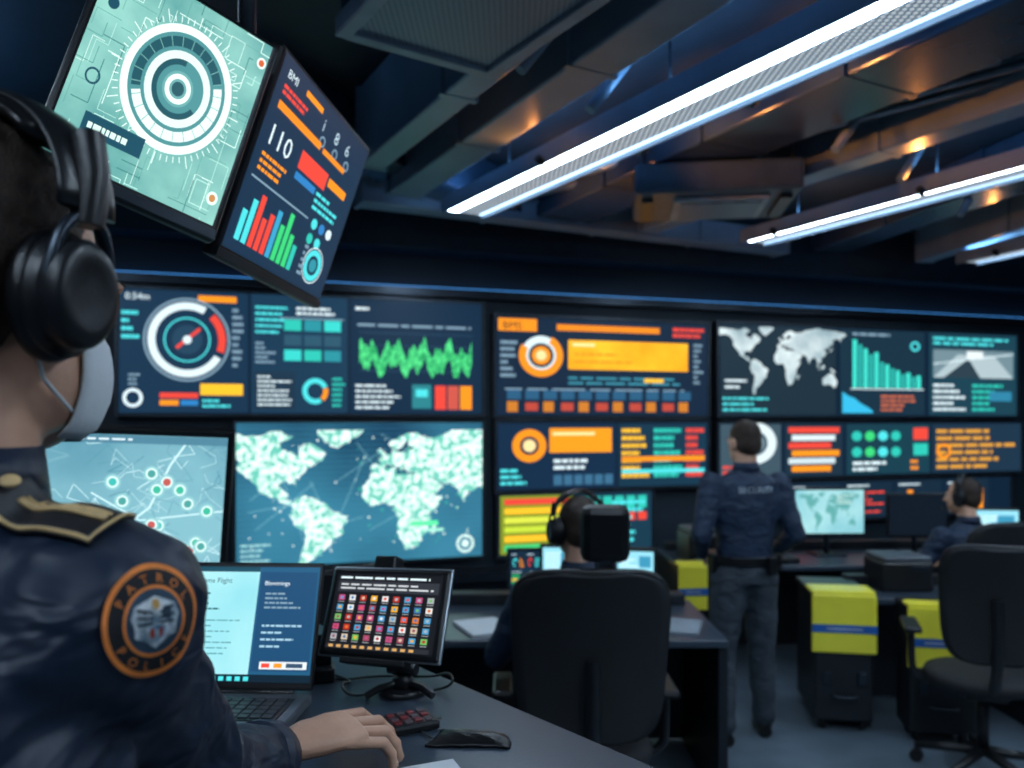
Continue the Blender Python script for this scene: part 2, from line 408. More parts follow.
def d1(c):
    c.rect(119, 296, 237, 413, PB); c.rect(240, 296, 336, 413, '#1a3850'); c.rect(339, 296, 481, 413, '#122b42')
    c.text(124, 306, 9, '0:54m', WH); c.rect(190, 300, 226, 306, OR)
    c.ring(180, 343, 29, 36, WH, 60, 330); c.ring(180, 343, 29, 36, RD, -20, 45); c.ring(180, 343, 38, 40, GY, 0, 360)
    c.ring(180, 343, 20, 21.5, CY, 0, 360); c.disk(180, 343, 14, '#24435a'); c.line([(170, 351), (192, 332)], 3, RD); c.disk(180, 343, 4, WH)
    c.ring(131, 399, 6, 9, WH); c.lines(127, 375, 146, 388, 3, GY)
    c.rect(192, 385, 232, 396, YE); c.rect(155, 394, 190, 399, RD); c.rect(155, 401, 172, 406, OR); c.rect(174, 401, 190, 406, BL); c.lines(194, 399, 230, 409, 2, CY)
    c.lines(222, 310, 235, 370, 9, GY); c.lines(121, 315, 138, 345, 4, CY)
    c.lines(244, 306, 276, 336, 5, CY, .45, .7); c.lines(284, 306, 330, 316, 2, WH, .5, .7)
    for r in range(3):
        for k in range(3):
            col = [TE, '#2b8f9b', '#3ad0c8'][(r+k) % 3]; c.rect(272+k*20, 320+r*15, 289+k*20, 331+r*15, col if r != 1 else '#2c5468')
    c.rect(268, 318, 332, 319.2, GY); c.lines(244, 342, 266, 365, 5, GY)
    c.rect(243, 372, 283, 410, '#1d3447'); c.lines(246, 375, 280, 407, 7, WH, .4); c.ring(303, 391, 8, 13, CY, 20, 300); c.ring(303, 391, 8, 13, OR, -50, 15); c.lines(320, 376, 334, 408, 6, TE)
    hs = []
    for i in range(80):
        a = .38+.12*math.sin(i*.33)+.12*math.sin(i*.71+1)+.05*math.sin(i*1.7)+.03*random.random(); hs.append((max(a-.22-.05*math.sin(i*.5), 0), a+.28))
    for k in range(4): c.rect(348, 330+k*13, 472, 330.6+k*13, '#33506a')
    c.area(348, 330, 470, 376, hs, enoise('wave_green', '#1f9a5a', '#56e08a', 30))
    c.lines(344, 303, 380, 309, 1, WH); c.lines(346, 320, 470, 325, 1, GY, .5, .9)
    c.lines(344, 382, 400, 410, 5, WH, .4); c.rect(404, 383, 425, 408, '#2b7f88'); c.rect(408, 388, 421, 396, CY); c.rect(429, 384, 441, 409, RD); c.rect(443, 384, 455, 409, '#c95548'); c.rect(457, 384, 470, 409, OR)
wscreen('video_wall_display', 118, 482, 296, 414, d1)

seam = enoise('map_ocean', '#17405c', '#3f8aa6', 1.1, ES, .3, .75, True, 2)
land = enoise('map_land', '#63c2b0', '#eafff8', 26, 1.3, .40, .58, False, 8)
def d2(c):
    rnd = random.Random(5)
    for i in range(26):
        y = 423+i*5.4; c.rect(236, y, 481, y+.3, '#3f85a0')
    c.map(212, 430, 545, 566, land, (-150, 150), (76, -52), 1.6, 1.1)
    for i in range(90):
        x = rnd.uniform(350, 470); y = rnd.uniform(435, 545); c.disk(x, y, rnd.uniform(.5, 1.3), rnd.choice(['#38d2a0', '#e7fff5', '#2a8f94']), 6)
    for i in range(40):
        x = rnd.uniform(245, 335); y = rnd.uniform(430, 550); c.disk(x, y, rnd.uniform(.5, 1.2), '#f2fffb', 6)
    c.rect(405, 523, 434, 528, '#5ff0a8'); c.rect(418, 531, 440, 534, '#a7f0d8'); c.ring(463, 548, 7, 9.5, '#d8f5ee'); c.disk(463, 548, 4, '#d8f5ee')
    c.lines(240, 538, 275, 558, 4, '#9ed4d6', .4)
    for i in range(12):
        x = rnd.uniform(240, 440); c.line([(x, rnd.uniform(430, 540)), (x+rnd.uniform(20, 60), rnd.uniform(430, 540))], .4, '#8ac8d4')
wscreen('video_wall_display', 236, 482, 423, 562, d2, seam)

def d3(c):
    c.rect(497, 321, 706, 415, '#13263b'); c.rect(498, 322, 534, 334, OR); c.text(502, 332, 10, 'BMS', '#13202e'); c.rect(553, 326, 656, 332, '#f08a1a'); c.lines(670, 324, 704, 336, 2, RD, .6, .8)
    c.ring(538, 357, 12, 19, WH); c.ring(538, 357, 14, 21, OR, 150, 420); c.disk(538, 357, 9, OR); c.disk(538, 357, 5, '#ffe0a0')
    c.rect(564, 341, 686, 370, enoise('yellow_banner', '#f29a10', '#fdc02a', 2.5, 1.3)); c.rect(568, 344, 590, 347, '#ffe9a0'); c.lines(570, 351, 640, 366, 2, '#d8921c', .3)
    c.lines(500, 342, 516, 380, 6, GY); c.lines(564, 376, 690, 386, 2, '#3f93a8', .4, .8); c.rect(640, 378, 660, 382, YE)
    c.rects([(506+k*17, 391, 519+k*17, 400) for k in range(11)], '#2a5a7c'); c.rects([(506+k*17, 402, 516+k*17, 412) for k in range(0, 11, 2)], '#c87a2a'); c.rects([(523+k*17, 403, 535+k*17, 411) for k in range(0, 10, 2)], '#b8483a'); c.lines(504, 388, 700, 392, 1, GY, .4, .9)
    c.lines(692, 340, 704, 384, 8, GY)
wscreen('video_wall_display', 496, 708, 320, 416, d3)
def d4(c):
    c.rect(498, 424, 611, 487, '#132b44'); c.rect(614, 424, 706, 487, '#163549')
    c.ring(527, 445, 9, 16, OR); c.disk(527, 445, 6, '#ffe0a0'); c.rect(546, 428, 607, 452, '#f59a1e'); c.rect(549, 432, 590, 435, '#ffe9a0'); c.lines(500, 466, 545, 484, 3, CY); c.lines(550, 457, 606, 470, 2, WH); c.rects([(550+k*10, 474, 558+k*10, 484) for k in range(6)], '#3a6a8a')
    c.lines(617, 427, 645, 480, 7, YE, .55, .6); c.lines(650, 427, 680, 480, 7, TE, .6, .6); c.lines(684, 427, 704, 480, 7, RD, .6, .6); c.rect(617, 457, 704, 462, OR); c.rect(617, 470, 704, 474, CY)
wscreen('video_wall_display', 497, 708, 422, 488, d4)
def d5(c):
    c.rect(500, 494, 570, 551, '#7c8d2a')
    for k, (col) in enumerate([RD, YE, '#d6e04a', '#c2d93e', YE, GR]): c.rect(504, 497+k*9, 566, 503+k*9, col)
    c.rect(574, 494, 651, 551, '#18384a'); c.rects([(577+k*12, 497, 586+k*12, 510) for k in range(6)], TE); c.rects([(577+k*12, 514, 586+k*12, 522) for k in range(6)], RD); c.lines(577, 526, 648, 549, 4, YE, .6); c.lines(610, 500, 648, 546, 6, CY)
wscreen('video_wall_display', 499, 652, 493, 552, d5)

sil = enoise('map_silver', '#8ea7b0', '#d5e4e6', 5)
def d6(c):
    c.rect(720, 330, 826, 415, '#1d2f3b'); c.rect(830, 330, 915, 415, '#183040'); c.rect(920, 330, 1016, 415, '#1b3f4e')
    c.map(716, 330, 836, 396, sil, (-170, 180), (80, -56), 1, 1.05); c.lines(722, 397, 770, 413, 3, CY, .4); c.lines(724, 380, 744, 392, 2, WH, .4)
    c.bars(842, 340, 912, 388, 13, ['#3fd6c6', '#2aa79f'], .2, [1, .9, .82, .7, .75, .55, .5, .42, .38, .3, .34, .25, .28])
    c.rect(840, 388.5, 914, 389.5, WH); c.area(832, 392, 862, 413, [1, .8, .7, .45, .3, .1], '#37b6e0'); c.lines(870, 394, 912, 412, 4, '#c86a4a', .5); c.lines(842, 332, 900, 337, 1, GY); c.ring(905, 345, 3, 5, CY)
    c.lines(924, 333, 1010, 343, 2, CY, .5, .7); c.rect(924, 347, 1012, 376, '#6d8791'); c.poly([(924, 376), (950, 352), (990, 352), (1012, 376)], '#a9bcc2'); c.poly([(935, 376), (962, 356), (975, 376)], '#2b3e49'); c.line([(924, 362), (1012, 350)], 1, WH); c.rect(960, 348, 978, 356, '#dfe9ea')
    c.lines(924, 381, 960, 412, 5, WH, .45); c.lines(966, 381, 1012, 412, 5, TE, .5); c.rect(985, 390, 1010, 400, '#2f7fa0')
wscreen('video_wall_display', 719, 1017, 329, 416, d6)
def d7(c):
    c.rect(720, 424, 774, 474, '#3d5360'); c.ring(750, 442, 12, 20, '#d9e9ec', 0, 360); c.disk(750, 442, 9, '#7f99a4'); c.lines(722, 462, 772, 472, 2, RD)
    c.rect(778, 424, 832, 474, '#1c3140')
    for k, col in enumerate([RD, '#d8e6ea', RD, OR, '#c9dbe0', OR]): c.rect(781+(k % 2)*3, 427+k*7.5, 829-(k % 3)*4, 432.5+k*7.5, col)
    c.rect(836, 424, 920, 474, '#183c4a')
    for k in range(8): c.disk(846+(k % 4)*13, 436+(k//4)*16, 5, [TE, GR, CY, TE][k % 4], 14)
    c.lines(842, 460, 895, 472, 2, WH); c.rect(903, 428, 918, 440, RD); c.rect(903, 444, 918, 456, TE); c.lines(900, 459, 918, 472, 2, OR)
    c.rect(923, 424, 1020, 474, '#1d3346'); c.lines(927, 428, 1016, 472, 6, '#d99a3a', .5, .6); c.ring(935, 452, 5, 8, OR)
wscreen('video_wall_display', 719, 1021, 423, 475, d7)
def d8(c):
    for k in range(4): c.dash(790+k*50, 481, 836+k*50, 515, [RD, OR, TE], '#15293a')
wscreen('video_wall_display', 788, 1010, 480, 516, d8)

# ================================================================== CEILING
def beam(name, a, b, wd, ht, m, bevel=.01):
    a = V(a); b = V(b); d = (b-a).normalized(); p = V((-d.y, d.x, 0)).normalized(); q = d.cross(p)
    if q.z < 0: q = -q
    return obox(name, (a+b)/2+q*ht/2, d, p, q, (b-a).length, wd, ht, m, bevel)
LOUV = perf_mat('backlit_perforated_louvre', '#e8f2fa', '#5f7180', 45, .75)
def linear_light(a, b, wd, name='linear_ceiling_light', st=28, up=14, amber=()):
    a = V(a); b = V(b); d = (b-a).normalized(); p = V((-d.y, d.x, 0)).normalized()
    if p.x > 0: p = -p      # p points to the left
    L = (b-a).length; parts = [beam('housing', a+UP*.012, b+UP*.012, wd, .07, DUCT)]
    mid = (a+b)/2
    parts.append(obox('led_diffuser', mid+p*wd*.30+UP*.008, d, p, UP, L-.04, wd*.30, .014, emat('#d6ebff', st, True)))
    parts.append(obox('perforated_louvre', mid-p*wd*.12+UP*.008, d, p, UP, L-.04, wd*.48, .012, LOUV))
    parts.append(obox('led_diffuser', mid-p*wd*.42+UP*.008, d, p, UP, L-.04, wd*.07, .012, emat('#b8dcff', 3.0, True)))
    for q in (-1, 1): parts.append(obox('side_fin', mid+p*q*wd*.5+UP*.03, d, p, UP, L, .008, .09, DUCT))
    parts.append(obox('added_uplight_strip', mid+UP*.087, d, p, UP, L-.1, wd*.5, .008, emat('#78b8f5', up, True)))  # added glow strip, hidden from below, to light the ceiling and ducts
    for t in (.15, .5, .85):
        q = a+d*L*t; parts.append(cyl('suspension_rod', q+UP*.08, V((q.x, q.y, ZC)), .006, DKMETAL))
    for (t, e, sd) in amber:     # added amber spots beside the fixture, put in for orange glow on the ducts
        q = a+(b-a)*t-p*sd*(wd*.5+.03)+UP*.0
        dr = (-p*sd*.75+UP*.42+d*.15).normalized()
        parts.append(cyl('added_glow_can', q-dr*.03, q+dr*.015, .018, BLACK))
        Lm = bpy.data.lights.new('added_glow_spot', 'SPOT'); Lm.energy = e; Lm.color = (1, .33, .07); Lm.shadow_soft_size = .02
        Lm.spot_size = math.radians(105); Lm.spot_blend = .9
        o = link(bpy.data.objects.new('added_glow_spot', Lm)); o.location = q+dr*.02; o.rotation_euler = dr.to_track_quat('-Z', 'Y').to_euler(); parts.append(o)
    return grp(name, parts)
ZL = 2.95
a = at_z(462, 214, ZL); b = at_z(925, 0, ZL); linear_light(a, b+(b-a)*.25, .27, amber=((.10, 14, 1), (.40, 16, 1), (.58, 16, 1), (.30, 6, -1)))
a = at_z(752, 243, ZL); b = at_z(1024, 170, ZL); linear_light(a, b+(b-a)*.5, .22, amber=((.08, 12, 1), (.12, 12, -1), (.5, 12, -1)))
a = at_z(966, 263, ZL); b = at_z(1024, 250, ZL); linear_light(a, b+(b-a)*1.5, .2, amber=((.3, 10, -1),))
# added unseen lamps, behind the camera and off to the side, brighten the room
linear_light(W(-.6, 5.3, 3.0), W(.6, 7.0, 3.0), .3, st=42)
linear_light(W(2.0, 4.8, 3.0), W(3.4, 7.0, 3.0), .3, st=46)
linear_light(W(4.6, 3.9, 3.0), W(6.0, 5.8, 3.0), .3, st=46)
linear_light(W(6.1, 2.6, 3.0), W(7.2, 4.6, 3.0), .3, st=46)
linear_light(W(-.7, 1.2, 3.0), W(-.2, 3.4, 3.0), .3, st=22)

def duct(a, b, wd, z, m, ht=None, name='ceiling_duct'):
    A = at_z(*a, z); B = at_z(*b, z); ht = ht or (ZC-z); d = (B-A).normalized(); p = V((-d.y, d.x, 0))
    parts = [beam('duct_body', A, B, wd, ht, m, .012)]
    n = max(2, int((B-A).length/.8))
    for i in range(n+1):
        q = A+(B-A)*(i/n); parts.append(obox('duct_flange', q+UP*(ht/2-.004), d, p, UP, .03, wd+.03, ht-.002, m))
    return grp(name, parts)
duct((405, 196), (790, -60), .20, 3.02, DUCT)
duct((372, 168), (610, -25), .13, 2.96, DUCT)
duct((560, 222), (1110, -10), .42, 3.08, DUCTD)
duct((650, 232), (1100, 85), .16, 3.05, DUCT)
duct((830, 252), (1150, 140), .30, 3.1, DUCTD)
duct((925, 262), (1150, 190), .13, 3.05, DUCT)
duct((360, 205), (780, 255), .16, 3.04, DUCT, .18)
duct((250, 120), (500, 215), .3, 3.1, DUCTD)
for (x, y) in [(520, 70), (590, 110), (835, 150), (900, 180), (400, 140), (960, 215)]:
    q = at_z(x, y, 3.0); cyl('ceiling_brace', q, V((q.x+.25, q.y+.1, ZC)), .022, DUCT)
for k in range(3):
    a = at_z(380+k*30, 228, 3.18); b = at_z(1000+k*40, 60, 3.18)
    grp('ceiling_conduit', [cyl('pipe', a, b, .02, SILVER)]+[cyl('pipe_clip', a+(b-a)*t, a+(b-a)*t+UP*(ZC-3.18), .01, DKMETAL) for t in (.1, .5, .9)])
PERF = perf_mat('perforated_metal', '#141b22', '#8b9cab', 60)
e1 = V((.553, -.833, 0)).normalized(); e2 = V((-e1.y, e1.x, 0))
c1 = V((-.075, 2.74, 2.9)); cc = c1+e1*.55-e2*.27
parts = [obox('grille_panel', cc+UP*.02, e1, e2, UP, 1.04, .48, .03, PERF)]
for (o, su, sv) in [(e2*.26, 1.12, .05), (-e2*.26, 1.12, .05), (e1*.54, .05, .5), (-e1*.54, .05, .5)]:
    parts.append(obox('grille_frame', cc+o+UP*.02, e1, e2, UP, su, sv, .06, mat('grille_frame_paint', '#a9b9c7', .4), .006))
parts.append(obox('plenum_box', cc+UP*.245, e1, e2, UP, 1.1, .54, .41, DUCTD, .01))
grp('ceiling_air_return', parts)
c = at_z(712, 208, 2.9); yaw = math.radians(-8)
U = V((math.cos(yaw), math.sin(yaw), 0)); Q = V((-math.sin(yaw), math.cos(yaw), 0))
parts = [obox('cassette_body', c+UP*.09, U, Q, UP, .86, .62, .16, mat('ac_body_grey', '#54687b', .4), .02), obox('intake_frame', c+U*.03, U, Q, UP, .50, .42, .03, mat('ac_white', '#b6c2cd', .4), .01),
         obox('intake_grille', c+U*.03-UP*.012, U, Q, UP, .42, .34, .02, PERF)]
for s in (-1, 1):
    parts.append(obox('air_slot', c+U*s*.36-UP*.0, U, Q, UP, .06, .42, .03, BLACK))
    for t in (-1, 1):
        q = c+U*s*.38+Q*t*.26; parts.append(cyl('suspension_rod', q+UP*.16, V((q.x, q.y, ZC)), .008, DKMETAL))
grp('ceiling_air_conditioner', parts)

# ================================================================== HANGING MONITORS
def hang_monitor(fr, bez, th, draw, n100=(100, 100), bg='#173048', name='hanging_monitor'):
    C, U, Vv, N, w, h = fr
    parts = [obox('bezel', C-N*th/2, U, Vv, N, w, h, th, BLACK, .008), obox('rear_housing', C-N*(th+.02), U, Vv, N, w*.7, h*.7, .045, BLACKM, .015),
             obox('chin_strip', C-Vv*(h/2-.012)+N*.001, U, Vv, N, w*.99, .018, .004, mat('chin_grey', '#39424c', .3, .5), .001)]
    iw, ih = w-2*bez, h-2*bez-.012
    cv = Canvas(C+Vv*.008, U, Vv, N, iw, ih, 0, 0, *n100, .00003, .0008)
    cv.rect(0, 0, *n100, emat(bg, ES, True) if isinstance(bg, str) else bg); draw(cv); parts.append(cv.finish('display_picture'))
    j = C-N*(th+.05); parts += [obox('vesa_plate', C-N*(th+.05), U, Vv, N, .14, .14, .02, DKMETAL, .004), cyl('mount_arm', C-N*(th+.05), j-N*.06, .022, DKMETAL)]
    j2 = j-N*.06; parts += [cyl('ceiling_pole', j2-UP*.02, V((j2.x, j2.y, ZC)), .02, DKMETAL), cyl('ceiling_plate', V((j2.x, j2.y, ZC-.02)), V((j2.x, j2.y, ZC)), .08, DKMETAL)]
    return grp(name, parts)
def m1(c):
    rnd = random.Random(11)
    for i in range(110):
        x, y = rnd.uniform(0, 100), rnd.uniform(0, 100); pts = [(x, y)]
        for k in range(3):
            if rnd.random() < .5: x += rnd.uniform(-14, 14)
            else: y += rnd.uniform(-14, 14)
            pts.append((x, y))
        c.line(pts, rnd.choice([.3, .5]), rnd.choice(['#b7e8dc', '#5fa39b', '#d8f7ee', '#3f827f']))
    gx, gy = 55, 46
    for i in range(60):
        a = i*math.pi/30; c.line([(gx+33*math.cos(a), gy+33*math.sin(a)), (gx+(36 if i % 5 else 39)*math.cos(a), gy+(36 if i % 5 else 39)*math.sin(a))], .5, '#e4fbf4')
    c.disk(gx, gy, 31, '#4f9094', 60); c.ring(gx, gy, 28, 32, '#eafcf6', n=80); c.ring(gx, gy, 21, 26, '#245560', 30, 200); c.ring(gx, gy, 21, 26, '#e4f6f0', 205, 385)
    c.ring(gx, gy, 15, 19, '#dff3ee'); c.ring(gx, gy, 12, 15, '#245560', 90, 330); c.disk(gx, gy, 9, '#6ba9a9'); c.ring(gx, gy, 5, 7.5, '#eafcf6'); c.disk(gx, gy, 3.6, '#2c5a63')
    for i in range(24):
        a = i*math.pi/12; c.line([(gx+21*math.cos(a), gy+21*math.sin(a)), (gx+26*math.cos(a), gy+26*math.sin(a))], .4, '#78b3ae')
    c.rect(14, 76, 48, 86, '#1d4d60'); c.lines(17, 79, 44, 84, 1, '#d8f7ee', .6, .8); c.ring(11, 60, 3, 4, '#1d4d60'); c.lines(14, 89, 44, 95, 2, '#e4fbf4', .4)
    c.disk(96, 12, 3, '#e9efe9'); c.disk(96, 12, 1.8, '#d06030'); c.disk(94, 88, 3.4, '#e4fbf4'); c.disk(94, 88, 2, '#c78a50'); c.disk(8, 24, 3, '#1d4d60')
mon1 = fit_rect([(105, -56), (284, 42), (210, 252), (31, 152)], 1.30)
hang_monitor(mon1, .012, .03, m1, (100, 100), enoise('radar_teal', '#3f8a8c', '#9ad6ca', 6, ES, .3, .7, True))
def m2(c):
    c.rect(2, 2, 98, 98, '#18314a'); c.text(6, 9, 6, 'BMI', WH); c.rect(24, 5, 42, 8, OR); c.lines(6, 12, 30, 18, 2, RD, .6, .7)
    for k in range(3): c.text(46+k*14, 15, 10, ['i', '8', '6'][k], '#b9d3e0'); c.ring(50+k*15, 20, 2, 3, GY)
    c.rect(6, 21, 50, 25, '#ef8d22'); c.rect(53, 22, 80, 25, '#ef8d22'); c.text(5, 43, 15, '110', WH); c.rect(36, 32, 66, 42, RD); c.rect(68, 33, 90, 38, OR); c.rect(36, 44, 58, 48, BL)
    c.lines(6, 47, 32, 58, 3, OR, .5, .7); c.lines(60, 44, 92, 56, 3, CY, .5, .5)
    for k in range(5): c.disk(68+(k % 3)*9, 62+(k//3)*9, 3.2, [CY, BL, WH, TE, CY][k], 14)
    c.rect(4, 61, 60, 62, GY)
    c.bars(6, 65, 60, 94, 10, [CY, CY, RD, RD, RD, '#3aa0c8', GR, GR, GR, TE], .25, [.55, .8, .95, .6, .75, .9, .7, 1, .65, .5])
    c.ring(80, 84, 6, 9.5, CY); c.disk(80, 84, 4, '#2e8fa0'); c.ring(80, 84, 10.3, 11, WH); c.lines(66, 74, 72, 94, 5, GY)
mon2 = fit_rect([(286, 43), (371, 150), (318, 310), (213, 256)], 1.75, (0, 0, 1.0), .02)
hang_monitor(mon2, .012, .03, m2, (100, 100))

# ================================================================== FOREGROUND PLATFORM + DESK
box('raised_floor_platform', (-.75, .75, .125), (2.9, 3.5, .25), FLOORM, 0, .01)
ZD = 1.2
e = V((.642, -.766, 0)).normalized(); n = V((-.766, -.642, 0)).normalized()
A = V((-.17, 1.66, 0))+e*.95; L = 2.4; dw = .72
def D(a, b, z): return A-e*a+n*b+V((0, 0, z))
parts = [obox('desk_top', D(L/2, dw/2, ZD-.0175), e, n, UP, L, dw, .035, DESKM, .005),
         obox('edge_trim', D(L/2, .0, ZD-.02), e, n, UP, L, .008, .03, mat('edge_trim', '#6b7783', .3, .4)),
         obox('modesty_panel', D(L/2, .06, .74), e, n, UP, L-.1, .02, .86, DESKD)]
for a in (.05, L/2, L-.05): parts.append(obox('leg_panel', D(a, dw/2, .7075), e, n, UP, .04, dw-.1, .915, DESKD))
grp('standing_desk', parts)

# ------------------------------------------------ laptop
psi = math.radians(3)
hr = at_z(312, 692, ZD+.022); hr.z = ZD+.02
hd = V((-math.cos(psi), math.sin(psi), 0)); f_ = V((-math.sin(psi), -math.cos(psi), 0))
lw, ld = .345, .215
hc = hr+hd*lw/2
parts = [obox('base', hc+f_*ld/2+UP*(-.010), -hd, f_, UP, lw, ld, .018, mat('laptop_grey', '#7a828c', .3, .5), .004),
         obox('keyboard_well', hc+f_*.085-UP*.0003, -hd, f_, UP, lw*.88, .105, .002, BLACK),
         obox('trackpad', hc+f_*.178-UP*.0003, -hd, f_, UP, .1, .06, .002, GREYP, .001),
         cyl('hinge', hc-hd*lw*.4-UP*.001, hc+hd*lw*.4-UP*.001, .006, BLACK)]
ks = []
for r in range(5):
    for k in range(14): ks.append(obox('key', hc-hd*((k-6.5)*.0207)+f_*(.045+r*.0195)+UP*.0016, -hd, f_, UP, .0175, .0165, .003, mat('key_dark', '#30353d', .5, 0, 0, 60, .2)))
vv = []; ff = []
for o in ks:
    b0 = len(vv); vv += [v.co.copy() for v in o.data.vertices]; ff += [tuple(i+b0 for i in p.vertices) for p in o.data.polygons]; bpy.data.objects.remove(o)
parts.append(M('keys', vv, ff, _m['key_dark'], False, .0008, 1))
lv = (UP*math.cos(math.radians(20))-f_*math.sin(math.radians(20))); ln = lv.cross(hd).normalized()
if ln.dot(f_) < 0: ln = -ln
lc = hc+lv*.121
parts.append(obox('lid', lc-ln*.003, -hd, lv, ln, lw, .234, .007, BLACK, .003))
cv = Canvas(lc+lv*.002, -hd, lv, ln, lw-.014, .212, 0, 0, 170, 110, .00003, .0010)
cv.rect(0, 0, 170, 110, emat('#22587c', ES, True)); cv.rect(0, 0, 110, 108, enoise('laptop_page', '#8ad6e2', '#b8f0f2', 4, 1.2, .3, .7, True))
cv.text(48, 16, 7, 'Frame Flight', '#1b3a4a'); cv.lines(48, 24, 80, 44, 4, '#2a6572', .35); cv.lines(44, 50, 100, 92, 8, '#5595a0', .22)
cv.rect(0, 0, 110, 5, '#1e4a5c'); cv.lines(3, 1.5, 60, 4, 1, WH); cv.rect(112, 5, 168, 100, '#1d4a70'); cv.text(116, 18, 6, 'Blawmings', WH); cv.lines(118, 24, 160, 42, 4, GY, .4); cv.lines(118, 54, 160, 80, 4, '#9cc6dc', .3)
cv.rect(120, 91, 166, 98, '#dfe8ec'); cv.rect(122, 92.5, 130, 96.5, RD); cv.rect(134, 92.5, 142, 96.5, OR); cv.rect(146, 92.5, 162, 96.5, '#38506a')
cv.rect(0, 103, 170, 110, '#0f2434'); cv.rects([(50+k*8, 105, 55+k*8, 109) for k in range(8)], CY); cv.rects([(20+k*9, 105, 25+k*9, 109) for k in range(3)], OR)
parts.append(cv.finish('laptop_picture')); grp('laptop_computer', parts)

# ------------------------------------------------ tablet on stand
tb = fit_rect([(333, 566), (454, 570), (437, 664), (318, 655)], 1.50, (-.25, 0, .0), 1.5)
C, U, Vv, N, w, h = tb
parts = [obox('tablet_body', C-N*.008, U, Vv, N, w, h, .016, BLACK, .007), obox('tablet_rim', C-N*.006, U, Vv, N, w+.003, h+.003, .006, SILVER, .003)]
cv = Canvas(C, U, Vv, N, w-.030, h-.026, 0, 0, 120, 90, .00003, .0012)
cv.rect(0, 0, 120, 90, emat('#1a1c22', 1, True)); cv.lines(4, 3, 116, 7, 1, WH, .6, .9); cv.rect(3, 9, 117, 22, '#30343c'); cv.lines(6, 11, 112, 20, 2, '#cfd4d8', .4, .8)
ic = ['#d8503c', '#d8d8d8', '#e0a52b', '#b44a7a', '#4a93c0', '#6bb05f', '#b0332a', '#c9b8a0', '#a2a8ac', '#d07030', '#934a5a', '#3b6fa5']
rnd = random.Random(4)
for r in range(5):
    for k in range(9):
        x = 5+k*12.6; y = 26+r*11.6; col = rnd.choice(ic); cv.rect(x+1, y, x+8, y+6.5, col)
        cv.disk(x+4.5, y+3.2, 1.8, rnd.choice(ic), 8); cv.rect(x+1, y+8, x+8, y+8.8, '#99a0a4')
cv.rect(3, 84, 117, 89, '#2a2d33'); cv.rects([(6+k*9, 85, 11+k*9, 88) for k in range(11)], '#d0a060')
parts.append(cv.finish('tablet_picture'))
bk = C-N*.016
base = at_z(402, 694, ZD); base.z = ZD
parts += [obox('cradle', bk-Vv*.01-N*.008, U, Vv, N, .12, .1, .016, BLACKM, .005), obox('cradle_lip', C-Vv*(h/2+.006), U, Vv, N, .14, .012, .03, BLACKM, .003),
          obox('charger_box', C+Vv*(h/2+.008)-N*.02-U*.02, U, Vv, N, .05, .035, .03, BLACK, .004)]
base2 = V((base.x, base.y+.01, ZD))
parts += [cyl('stand_foot', base2, base2+UP*.012, .048, BLACK, .044, 32, .003), cyl('stand_hub', base2+UP*.012, base2+UP*.035, .024, BLACK, .018), tube('stand_arm', [base2+UP*.03, base2+UP*.05-U*.01, bk-Vv*.06-N*.02, bk-Vv*.01-N*.016], .009, BLACK),
          cyl('arm_knob', base2+UP*.045-U*.03, base2+UP*.045+U*.03, .011, BLACK)]
for s in (-1, 1): parts.append(tube('stand_leg', [base2+UP*.02, base2+V((s*.04, -.03, .018)), base2+V((s*.062, -.045, .008))], .007, BLACK))
grp('tablet_on_stand', parts)
b0 = base2
tube('charging_cable', [b0+V((.06, .0, .004)), b0+V((.085, -.01, .012)), b0+V((.10, -.02, .03)), b0+V((.085, .03, .03)), b0+V((.05, .07, .006)), b0+V((-.06, .09, .004)), b0+V((-.14, .05, .004)), b0+V((-.2, .10, .004))], .0025, BLACK)
tube('charging_cable', [b0+V((-.06, -.02, .004)), b0+V((-.09, -.05, .006)), b0+V((-.12, -.01, .02)), b0+V((-.10, .05, .004)), b0+V((-.15, .09, .004))], .0025, BLACK)
q = at_z(322, 680, ZD); grp('phone_charging_dock', [box('dock', (q.x, q.y, ZD+.015), (.05, .05, .03), BLACK, .2, .005), box('phone', (q.x, q.y+.005, ZD+.055), (.035, .012, .07), BLACK, .2, .004)])

# ------------------------------------------------ keypad, pouch, paper
kc = at_z(404, 728, ZD); ky = math.radians(28)
KU = V((math.cos(ky), math.sin(ky), 0)); KV = V((-math.sin(ky), math.cos(ky), 0))
parts = [obox('keypad_body', kc+UP*.008, KU, KV, UP, .105, .07, .016, BLACK, .005)]
for r in range(3):
    for k in range(5): parts.append(obox('keypad_button', kc+KU*(k-2)*.018+KV*(r-1)*.019+UP*.017, KU, KV, UP, .013, .013, .005, mat('red_button', '#7c2a30', .4) if (r+k) % 2 else mat('grey_button', '#5a4a50', .4), .0015))
grp('control_keypad', parts)
pc = at_z(470, 741, ZD)
g = 14; vs = []; fs = []
for i in range(g+1):
    for j in range(g+1):
        u = i/g-.5; v = j/g-.5; r = 1+.12*math.sin(5*u+3*v); x = u*.125*r; y = v*.06*(1-.35*u)
        z = .004+.012*max(0, (1-(2*v)**2))*(max(0, 1-(2*u)**2)**.5)+.0012*math.sin(22*u+14*v); vs.append(V((pc.x+x*.98+y*.1, pc.y-x*.12+y, ZD+z)))
for i in range(g):
    for j in range(g): a = i*(g+1)+j; fs.append((a, a+1, a+g+2, a+g+1))
o = M('leather_pouch', vs, fs, LEATHER, True); s = o.modifiers.new('s', 'SOLIDIFY'); s.thickness = .004; s.offset = -1
tube('desk_cable', [pc+V((-.06, 0, .004)), pc+V((-.08, .03, .004)), pc+V((-.11, .05, .004)), kc+V((.06, .03, .006))], .002, BLACK)
